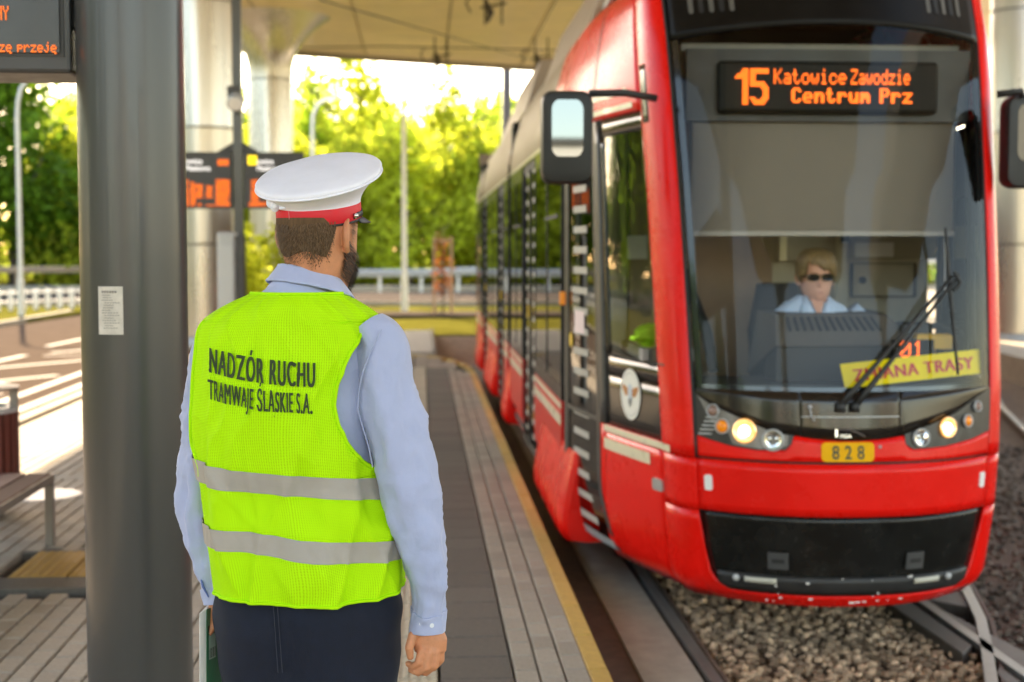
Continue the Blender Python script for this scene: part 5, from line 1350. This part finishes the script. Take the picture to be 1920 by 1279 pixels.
# collar: stand and turned-down fall
def collar_pt(a, lvl):
    """a from the nape, lvl 0 top edge .. 1 lower edge"""
    ca, sa = math.cos(a), math.sin(a)
    tilt = .018*ca
    r0, r1 = .0675, .104; rr_ = (r0+(r1-r0)*.78*lvl**1.15)*1.03; h = -.036*lvl-.004*lvl**2*(1-ca)
    c = Vector((ox(580), OY+.030, oz(516)))
    d = Vector((rr_*1.02*sa, -rr_*(1.0)*ca, 0)); y_ = rz_@Matrix.Rotation(R(6),3,'Z')@d
    return c+y_+Vector((0,0,h+tilt*.9+.004-.012*sa))
rws = [[collar_pt(-2.75+5.5*j/60, l_)+Vector((0,0,.0015*nz(j*.3,l_*3,1))) for j in range(61)] for l_ in np.linspace(0,1,10)]
co = solidify(MB().grid(rws).build('collar', shirtm, so, True), .004, 0)
rws = [[Vector(collar_pt(-2.9+5.8*j/60, .0))*1+Vector((0,0,-.05*l_)) for j in range(61)] for l_ in (0,.5,1)]
MB().grid(rws).build('collar_stand', shirtm, so, True)

# vest ------------------------------------------------------------------
vestm = bpy.data.materials.new('lime mesh vest'); vestm.use_nodes = True; N = vestm.node_tree.nodes; L = vestm.node_tree.links; p = N['Principled BSDF']
tc = N.new('ShaderNodeTexCoord'); uvm = N.new('ShaderNodeMapping'); uvm.inputs['Scale'].default_value = (1,1,1); L.new(tc.outputs['UV'], uvm.inputs[0])
vo = N.new('ShaderNodeTexVoronoi'); vo.inputs['Scale'].default_value = 1.0; vo.inputs['Randomness'].default_value = .12; L.new(uvm.outputs[0], vo.inputs['Vector'])
cr = N.new('ShaderNodeValToRGB'); cr.color_ramp.elements[0].position = .10; cr.color_ramp.elements[0].color = (.25,.44,.0,1); cr.color_ramp.elements[1].position = .34; cr.color_ramp.elements[1].color = (.47,.86,.002,1)
L.new(vo.outputs['Distance'], cr.inputs[0]); L.new(cr.outputs[0], p.inputs['Base Color']); p.inputs['Roughness'].default_value = .75; p.inputs['Specular IOR Level'].default_value = .12
bu = N.new('ShaderNodeBump'); bu.inputs['Strength'].default_value = .35; bu.inputs['Distance'].default_value = .002; L.new(vo.outputs['Distance'], bu.inputs['Height']); L.new(bu.outputs[0], p.inputs['Normal'])
bindm = M('lime binding tape', (.44,.82,.002), .8, spec=.12)
ARM_R = [(605,713),(612,703),(622,690),(640,674),(660,661),(690,647),(720,638),(760,633),(800,638),(830,648),(855,664),(875,686),(893,708),(902,716)]
ARM_L = [(603,386),(612,376),(622,371),(640,368.5),(670,366.5),(710,364.5),(760,363.5),(800,361),(840,357),(870,366),(886,372)]
def phi_of(py, px):
    cx, hw, b = tor(py); s = max(-.9995,min(.9995,(px-cx)/(hw+9))); return math.copysign(math.asin(abs(s)**(1/.90)), s)
VO = .011; PYA = 902
def uvgrid(mb, rows, uvs, closed=False):
    pass
vb = MB(); vuv = []
def vgrid(fphi, pys, nphi, closed=False, skew=None):
    rows = []
    for py in pys:
        a, b = fphi(py); row = []
        for j in range(nphi+1):
            ph = a+(b-a)*j/nphi; yy = py if skew is None else skew(ph,py)
            row.append(vpt(ph, yy, VO)); vuv.append((ph*.19/.0040, oz(yy)/.0034))
        rows.append(row)
    vb.grid(rows)
def neck_top(ph): return 551+6*abs(math.sin(ph))
def back_f(py):
    l = phi_of(py, float(np.interp(py,[r_[0] for r_ in ARM_L],[r_[1] for r_ in ARM_L]))) if py > 603 else -1.42
    r = phi_of(py, float(np.interp(py,[r_[0] for r_ in ARM_R],[r_[1] for r_ in ARM_R]))) if py > 605 else 1.42
    return max(l,-1.45), min(r,1.45)
vgrid(back_f, list(np.linspace(551,PYA,110)), 120)
def hem(ph, py):
    k = max(0,(py-PYA)/(1135-PYA)); s = math.sin(ph)
    return py+k*(4*math.sin(ph*2.2)-14*max(0,s)**2*(1 if math.cos(ph) > -.3 else 0)+3)
def full_f(py): 
    a, b = back_f(PYA); return (a, a+2*math.pi)
vgrid(full_f, list(np.linspace(PYA,1135,80)), 220, skew=hem)
def front_f(py):
    a, b = back_f(py); return (max(b,1.25) if py < 605 else (math.pi-abs(b)*.9 if py < 860 else b+(0 if py >= PYA else .0)), 2*math.pi-1.25 if py < 605 else (math.pi+abs(a)*.95 if py < 860 else 2*math.pi+a))
vgrid(lambda py: (math.pi-1.35,math.pi+1.35) if py < 860 else (math.pi-1.35-.35*(py-860)/42, math.pi+1.35+.3*(py-860)/42), list(np.linspace(556,PYA,50)), 70)
me = bpy.data.meshes.new('safety_vest'); me.from_pydata([tuple(v) for v in vb.v], [], vb.f); me.update()
uvl = me.uv_layers.new(name='UVMap'); uvl.data.foreach_set('uv', [c for l_ in me.loops for c in vuv[l_.vertex_index]])
me.materials.append(vestm)
vest = link('safety_vest', me, None, off, True); solidify(vest, .003, 1)
# binding on armholes, neck and hem
def piping(name, pts, r=.0042): 
    return MB().tube(pts, [r]*len(pts), 6).build(name, bindm, vest, True)
piping('binding', [vpt(back_f(py)[1], py, VO+.001) for py in np.linspace(605,PYA,60)], .0045)
piping('binding', [vpt(back_f(py)[0], py, VO+.001) for py in np.linspace(604,PYA,60)], .0040)
piping('binding', [vpt(ph, 551.5, VO) for ph in np.linspace(-1.35,1.35,30)], .004)
piping('binding', [vpt(ph, hem(ph,1133.5), VO+.001) for ph in np.linspace(-1.6,1.6,90)], .0040)
# reflective bands
bandm = M('reflective tape', (.36,.325,.285), .5, metal=0, nscale=5, namt=.08, bscale=14, bstr=.25, bdist=.02)
def band(top, bot, ph0, ph1):
    rws = []
    for k in range(7):
        row = []
        for j in range(121):
            ph = ph0+(ph1-ph0)*j/120; cx, hw, b = tor(900); s = math.sin(ph) if abs(ph) < math.pi/2 else math.copysign(1,ph)
            py = top(s)+(bot(s)-top(s))*k/6
            row.append(vpt(ph, py, VO+.0045+.0012*nz(ph*9,py*.02,4)))
        rws.append(row)
    return MB().grid(rws).build('reflective_band', bandm, vest, True, recalc=False)
band(lambda s: 891+17*s-8*s*s+10*max(0,s)**3, lambda s: 931+17*s-4*s*s+8*max(0,s)**3, -1.9, 1.9)
band(lambda s: 1010+19*s+2*math.sin(s*4), lambda s: 1050+16*s+4*math.sin(s*3), -1.9, 1.9)
from mathutils.bvhtree import BVHTree
vest_bvh = BVHTree.FromPolygons([tuple(v) for v in vb.v], vb.f)
# printed words on the back
prn = M('dark green vest print', (.030,.050,.012), .8)
def vest_text(body_, size, xs, bold, sp_, x_l, x_r, y_l, y_r, tilt, nm='lettering'):
    vs, fs = text_tris(body_, size, xs, bold, sp_, fine=4); w = max(v[0] for v in vs); mm = MB(); n0 = len(vs); f0 = list(fs); v0 = list(vs); vs = []; fs = []
    for c_,dx in enumerate((-tilt,0,tilt)):
        vs += [(x+dx,y) for x,y in v0]; fs += [tuple(i+c_*n0 for i in f) for f in f0]
    out = []
    for i_,(x,y) in enumerate(vs):
        px = x_l+(x_r-x_l)*x/w; py = y_l+(y_r-y_l)*(x/w)-y+5*math.sin(3.1*x/w)
        p = Vector((ox(px), OY-.1, oz(py))); hit, nrm_, _i, _d = vest_bvh.ray_cast(Vector((p.x, OY-1.0, p.z)), Vector((0,1,0)))
        if hit is None: hit, nrm_ = p, Vector((0,-1,0))
        if nrm_.y > 0: nrm_ = -nrm_
        out.append(hit+(nrm_*.4+Vector((0,-.6,0))).normalized()*(.0058+.0003*(i_//n0)))
    mm.add(out, fs); return mm.build(nm, prn, vest, recalc=False)
vest_text('NADZÓR RUCHU', 66, .47, .0, 1.2, 399, 598, 698, 724, 1.8)
vest_text('TRAMWAJE ŚLĄSKIE S.A.', 54, .44, .0, 1.16, 398, 592, 748, 773, 1.2)

# trousers -------------------------------------------------------------
def tro_pt(j, n, cx, a, b, cy, z, seed, amp=1.0):
    th = 2*math.pi*j/n; w = amp*(nz(math.cos(th)*1.2+seed, math.sin(th)*1.2, z*9)*.008+nz(math.cos(th)*2.4+seed, math.sin(th)*2.4, z*16+math.sin(th))*.004)
    return Vector((cx+(a+w)*math.sin(th), cy-(b+w)*math.cos(th), z))
tm = MB(); n = 64; rws = []
for z,l,r,b in crom([(.90,402,744,.128),(.86,395,752,.135),(.82,390,757,.142),(.78,389,757,.142),(.74,391,755,.136),(.70,394,752,.130),(.64,402,746,.125)],28):
    rws.append([tro_pt(j,n,ox((l+r)/2),(r-l)/2*K,b,OY+.012,z,2.0) for j in range(n)])
# centre crease between the seat halves
for row in rws:
    for j in range(n):
        th = 2*math.pi*j/n; th = th if th < math.pi else th-2*math.pi
        if abs(th) < .9: row[j].y += .014*math.exp(-((th+.12)/.10)**2)*min(1,max(0,(.86-row[j].z)/.10))
tm.grid(rws, True)
for s in (-1,1):
    lr = []
    for z,dx,a,b in crom([(.72,.088,.098,.105),(.66,.09,.104,.110),(.60,.092,.108,.112),(.50,.095,.092,.098),(.40,.098,.085,.09),(.25,.10,.080,.088),(.10,.102,.085,.10),(.035,.103,.088,.105)],30):
        lr.append([tro_pt(j,48,ox(574)+s*dx,a,b,OY+.012,z,s*5.0,.8) for j in range(48)])
    tm.grid(lr, True)
to = tm.build('trousers', trm, off, True)
mm = MB(); stp = []
for dxp in (-4,4):
    pts = []
    for z in np.linspace(.875,.71,24):
        px = 519+dxp+8*(.875-z)/.165; cx = ox(574); l,r = 392,755; hw = (r-l)/2*K; s_ = (ox(px)-cx)/hw; b = .139
        th = math.asin(s_); pts.append(Vector((ox(px), OY+.012-(b+.0)*math.cos(th)+.013*math.exp(-((th+.12)/.10)**2)*min(1,max(0,(.86-z)/.10))-.003, z)))
    mm.tube(pts, [.0011]*len(pts), 5)
mm.build('seam_stitching', M('navy thread', (.024,.028,.045), .9), to)
for s in (-1,1):
    sx = ox(574)+s*.103; mm = MB(); mm.tube([(sx,OY-.09,.03),(sx,OY-.02,.045),(sx+s*.01,OY+.08,.035),(sx+s*.015,OY+.17,.025)],[(.035,.03),(.042,.045),(.048,.035),(.03,.022)],16,ref=(1,0,0)); mm.build('shoe', M('black shoe leather', (.012,.012,.012), .3), off, True)

# cap --------------------------------------------------------------------
cc = hb+Vector((.002,.004,.148)); pitch = R(10)
Rc = Matrix.Rotation(HY,3,'Z')@Matrix.Rotation(R(3),3,'Y')@Matrix.Rotation(pitch,3,'X')
def cpt(a, rx, ry, z, oy=0.0):   # a from the front of the cap, to the right
    return cc+Rc@(Vector((rx*math.sin(a), ry*math.cos(a)+oy, z))*1.045)
capw = M('white cap cloth', (.83,.82,.90), .85, nscale=12, namt=.04, spec=.2, bscale=300, bstr=.12); capr = M('red cap band', (.62,.008,.018), .6, nscale=30, namt=.06, bscale=300, bstr=.08)
cap = capg = MB(); n = 72
def crown_ring(f, v):
    return None
# side wall flares up from the band to the rim; disc on top, sloped down to the back
rim_z = lambda a: .087+.030*math.cos(a)
def wall(a, v):
    rx = .0860+(.137-.0860)*v**1.9; ry = .1050+(.139-.1050)*v**1.9; z = .030+(rim_z(a)-.030)*v
    w = .0016*nz(math.cos(a)*3,math.sin(a)*3,v*5)*v
    return cpt(a, rx+w, ry+w, z-.004*math.sin(math.pi*v), .008*v)
rws = [[wall(2*math.pi*j/n, v) for j in range(n)] for v in np.linspace(0,1,12)]
for k,(sx,dz) in enumerate(((1.012,.004),(1.012,.009),(.985,.0125),(.90,.015),(.75,.019),(.5,.023),(.25,.0255),(.01,.026))):
    row = []
    for j in range(n):
        a = 2*math.pi*j/n; w = .0012*nz(math.cos(a)*2*sx,math.sin(a)*2*sx,7)
        row.append(cpt(a, .137*sx, .139*sx, .087+.030*math.cos(a)*sx+dz+w, .008))
    rws.append(row)
cr_ = cap.grid(rws, True).build('peaked_cap', capw, off, True)
rws = [[cpt(2*math.pi*j/n, .1380, .1400, 0, .008)+Rc@Vector((0,0,rim_z(2*math.pi*j/n)+.003))+Rc@Vector((.0024*math.cos(t)*math.sin(2*math.pi*j/n),.0024*math.cos(t)*math.cos(2*math.pi*j/n),.0024*math.sin(t))) for j in range(n)] for t in np.linspace(0,2*math.pi,9)]
MB().grid(rws, True).build('rim_piping', capw, cr_, True)
rws = [[cpt(2*math.pi*j/n, .0872-.0003*0, .1062, z) for j in range(n)] for z in (-.003,.0,.030,.033)]
rws[0] = [cpt(2*math.pi*j/n,.0850,.1040,-.003) for j in range(n)]; rws[-1] = [cpt(2*math.pi*j/n,.0850,.1040,.0335) for j in range(n)]
MB().grid(rws, True).build('red_band', capr, cr_, True)
rws = [[cpt(2*math.pi*j/n, r_, r_+.019, z) for j in range(n)] for r_,z in ((.0855,-.007),(.0866,-.006),(.0866,-.002),(.0850,-.001))]
MB().grid(rws, True).build('sweat_band', rubber, cr_, True)
mm = MB(); mm.tube([cpt(math.pi+.05,.0876,.1066,z) for z in (.0,.033)], [.0009]*2, 5); mm.build('band_seam', M('band stitch', (.65,.2,.2), .7), cr_)
# gathered knot at the back of the crown
mm = MB(); 
for (a,v,r_) in ((math.pi+.42,.55,.011),(math.pi+.36,.66,.008),(math.pi+.48,.72,.009)): mm.sphere(wall(a,v)+Rc@Vector((0,-.002,0)), (r_,r_*.7,r_*1.4), 12, 8)
mm.tube([wall(math.pi+.32,.40),wall(math.pi+.24,.44)+Rc@Vector((0,-.002,0)),wall(math.pi+.10,.46)],[.003,.005,.002],8)
mm.build('crown_gather', capw, cr_, True)
# visor, chin strap and side button
vis_ = []
for r_ in np.linspace(0,1,6):
    vis_.append([cpt(a, .086+.012*r_*abs(math.cos(a)), .105+.050*r_*math.cos(a)**.8, -.004-.026*r_*math.cos(a)) for a in np.linspace(-1.30,1.30,40)])
solidify(MB().grid(vis_).build('visor', blackm, cr_, True), .003, 0)
st_ = [[cpt(a, .0888, .1080, .002+.0*a+z) for a in np.linspace(-1.55,1.55,50)] for z in (.0,.012)]
solidify(MB().grid(st_).build('chin_strap', blackm, cr_, True), .002, 0)
for s in (-1,1):
    mm = MB(); c = cpt(s*1.50,.0905,.109,.009); mm.sphere(c,.0065,12,8); mm.build('strap_button', M('silver button', (.7,.7,.68), .2, metal=1.0), cr_, True)
# booklets in the left hand
bk = thing('booklet', 'stapled booklets with green cover held upright in the officer left hand', 'booklet', tuple(o3(378,1230,.04)))
def bsheet(x0,y0,x1,y1,d0,d1,name,mat,th=.0016):
    a, b, c, d = o3(x0,y0,d0), o3(x1,y0+3,d1), o3(x1+2,y1,d1), o3(x0-2,y1,d0); mm = MB(); nrm = (b-a).cross(d-a).normalized(); mm.prism([a,b,c,d], nrm*th); return bevel(mm.build(name, mat, bk), .0004)
for k in range(6): bsheet(363+2*k,1179-k*.8,367+2*k,1345,.0+.004*k,.085+.004*k,'page_block',M('booklet paper', (.72,.70,.66), .7, nscale=80, namt=.1, stretch=(1,1,.1)),.0024)
cv = bsheet(374,1174,400,1345,.012,.095,'green_cover',M('green cover', (.035,.17,.085), .4, nscale=12, namt=.1),.0016)
cp = lambda u,v,o=.0006: o3(374+26*u,1174+3*u+171*v,.012+.083*u)+Vector((-.0012,-.0024,0))*1.0
def patch_cover(u0,u1,v0,v1,mat,nm):
    mm = MB(); mm.add([cp(u0,v0),cp(u1,v0),cp(u1,v1),cp(u0,v1)],[(0,1,2,3)]); mm.build(nm,mat,cv,recalc=False)
patch_cover(.10,.52,.20,.28,rubber,'black_label'); patch_cover(.12,.48,.31,.60,M('pale green print', (.40,.52,.42), .5),'printed_block')
for k in range(9): patch_cover(.14+.04*k,.155+.04*k+.01*(k%3),.47,.585,rubber,'bar_line')
mm = MB(); mm.add([cp(.28+.12*math.cos(t_),.07+.028*math.sin(t_)) for t_ in np.linspace(0,6.28,16)[:-1]],[tuple(range(15))]); mm.build('red_stamp', M('red stamp', (.6,.05,.04), .5), cv, recalc=False)
vs, fs = text_tris('12', .012, 1); mm = MB(); mm.add([cp(.17+v[0]*22,.265-v[1]*5.5)+Vector((-.0002,-.0006,0)) for v in vs], fs); mm.build('label_number', whitep, cv, recalc=False)

# ---------------- driver
drv = thing('person', 'driver in dark sunglasses and light blue shirt seated behind the tram windscreen', 'person', (2.10,7.42,.32))
DS = 1.10; db = Vector((2.068,7.36,1.395)); dR = Matrix.Rotation(R(180-3),3,'Z')
def dx_(p): return db+dR@(Vector(p)*DS)
body = MB(); head_mesh(body, dx_, 60, 60)
rows_ = [(.90,.16,.12),(1.05,.15,.11),(1.20,.17,.11),(1.30,.18,.10),(1.36,.13,.08),(1.39,.07,.06)]
rws = [tsec(db.x-.01,db.y+.02,a,b,z,32) for z,a,b in rows_]; body.grid(rws,True); body.add(rws[0],[tuple(range(32))]); body.add(rws[-1],[tuple(range(32))])
dl_, dr_ = [(1.93,7.40,1.32),(1.87,7.35,1.13),(1.92,7.12,1.06),(1.98,7.02,1.10)], [(2.29,7.40,1.31),(2.35,7.35,1.10),(2.38,7.15,1.07),(2.42,7.06,1.15)]
for arm in (dl_,dr_):
    body.tube(arm,[.042,.038,.032,.026],12)
    h_ = Vector(arm[-1]); body.sphere(h_,(.035,.03,.02),12,8)
    for k in range(4): capsule_chain(body,[h_+Vector((-.025+.017*k,-.02,.005)),h_+Vector((-.025+.017*k,-.05,.004)),h_+Vector((-.025+.017*k,-.062,-.02))],[.009,.0085,.007],8)
    capsule_chain(body,[h_+Vector((.03,.01,.0)),h_+Vector((.045,-.02,.005))],[.010,.008],8)
for s in (-1,1): body.tube([(2.11+s*.09,7.72,.93),(2.11+s*.10,7.30,.92),(2.11+s*.11,7.25,.45)],[.085,.065,.05],12)
remeshed('body', body, .005, M('fair skin', (.56,.28,.18), .5, nscale=50, namt=.06), drv, 3)
shm = MB(); rws = []
for z,a,b in crom([(.92,.185,.14),(1.05,.185,.135),(1.20,.20,.13),(1.30,.205,.118),(1.355,.175,.10),(1.39,.115,.085),(1.415,.080,.072)],30):
    rws.append([(db.x-.012+(a+.006*nz(j*.35,z*14,2))*math.sin(2*math.pi*j/48), db.y+.02-(b+.006*nz(j*.35,z*14,5))*math.cos(2*math.pi*j/48), z) for j in range(48)])
shm.grid(rws,True)
for arm,s in ((dl_,-1),(dr_,1)):
    pts = [Vector(arm[0])+Vector((-s*.03,0,.02)), Vector(arm[0])+Vector((s*.012,0,-.02)), Vector(arm[1]), (Vector(arm[1])+Vector(arm[2]))/2]; shm.tube(pts,[.062,.070,.060,.055],18)
dsh = shm.build('shirt', M('light blue short sleeve shirt', (.45,.56,.76), .75, nscale=8, namt=.06), drv, True)
for s in (-1,1):
    mm = MB(); b0 = Vector((db.x-.012,db.y-.06,1.405)); rws = []
    mm.add([b0+Vector((s*.06,.03,.012)), b0+Vector((s*.095,.04,-.035)), b0+Vector((s*.085,-.055,-.085)), b0+Vector((s*.010,-.062,-.10)), b0+Vector((s*.052,-.022,-.02))],[(0,1,2,4),(4,2,3)])
    solidify(mm.build('collar', MATS['light blue short sleeve shirt'], dsh, True), .006, 0)
mm = MB(); rws = []
mm.add([Vector((db.x-.012+s*w,db.y-.082-.012*k,1.40-.03*k)) for k,(w) in enumerate((.036,.028,.016,.004)) for s in (-1,1)],[(0,1,3,2),(2,3,5,4),(4,5,7,6)]); mm.build('neck_opening', MATS['fair skin'], dsh)
# hair cap with a side fringe
hm_ = MB(); rws = []
for k in range(22):
    row = []
    for j in range(56):
        a = 2*math.pi*j/56; aa = a if a <= math.pi else a-2*math.pi
        low = .075+.0*aa if abs(aa) > 1.25 else (.138+.040*(aa+.35) if abs(aa) < .75 else .11)
        if abs(aa) > 2.0: low = .03
        low = max(.03, low+.006*math.sin(aa*9)); z = low+(.231-low)*(k/21)**.9
        vol = .012+.008*math.sin(math.pi*min(1,k/21))+.004*nz(a*4,z*30,2)
        pt = head_pt(a, min(z,.2305), vol if k else .003); pt.z += .015*(k/21)
        row.append(dx_(pt))
    rws.append(row)
hm_.grid(rws, True).build('hair', blond, drv, True)
mm = MB(); q = random.Random(3)
for _ in range(900):
    a = q.uniform(-math.pi,math.pi); z = q.uniform(.10,.22); 
    if abs(a) < .9 and z < .165: continue
    p0 = head_pt(a,z,.016); n_ = (head_pt(a,z,.03)-p0).normalized(); p0.z += .012; d = Vector((q.uniform(-.3,.3)-.35*(abs(a)<1),q.uniform(-.3,.3),-1)).normalized(); s_ = d.cross(n_).normalized()*.0016
    e = p0+d*q.uniform(.02,.045)+n_*.004; mm.add([dx_(p0-s_),dx_(p0+s_),dx_(e)],[(0,1,2)])
mm.build('hair_strands', blond, drv, recalc=False)
gl = MB()
for s in (-1,1):
    c = Vector((s*.034,.103,.106)); pts = [c+Vector((.031*math.cos(t)*(1.0),-.016*abs(math.cos(t))*0-(.010 if s*math.cos(t) > 0 else 0)*abs(math.cos(t)),.018*math.copysign(abs(math.sin(t))**.7,math.sin(t)))) for t in np.linspace(0,2*math.pi,22)[:-1]]
    gl.add([dx_(p) for p in pts],[tuple(range(21))]); gl.tube([dx_(Vector((s*.064,.09,.110))),dx_(Vector((s*.084,.04,.108))),dx_(Vector((s*.084,-.01,.104)))],[.003]*3,6)
gl.tube([dx_(Vector((-.008,.106,.112))),dx_(Vector((.008,.106,.112)))],[.003]*2,6)
solidify(gl.build('sunglasses', M('dark lens', (.01,.009,.008), .08, coat=.3), drv), .003, 0)
mm = MB(); mm.add([dx_(head_pt(a,z,.0012)) for a,z in ((-.24,.034),(-.1,.039),(0,.037),(.1,.039),(.24,.034),(.1,.029),(-.1,.029))],[tuple(range(7))]); mm.build('lips', M('lips', (.42,.16,.12), .45), drv)
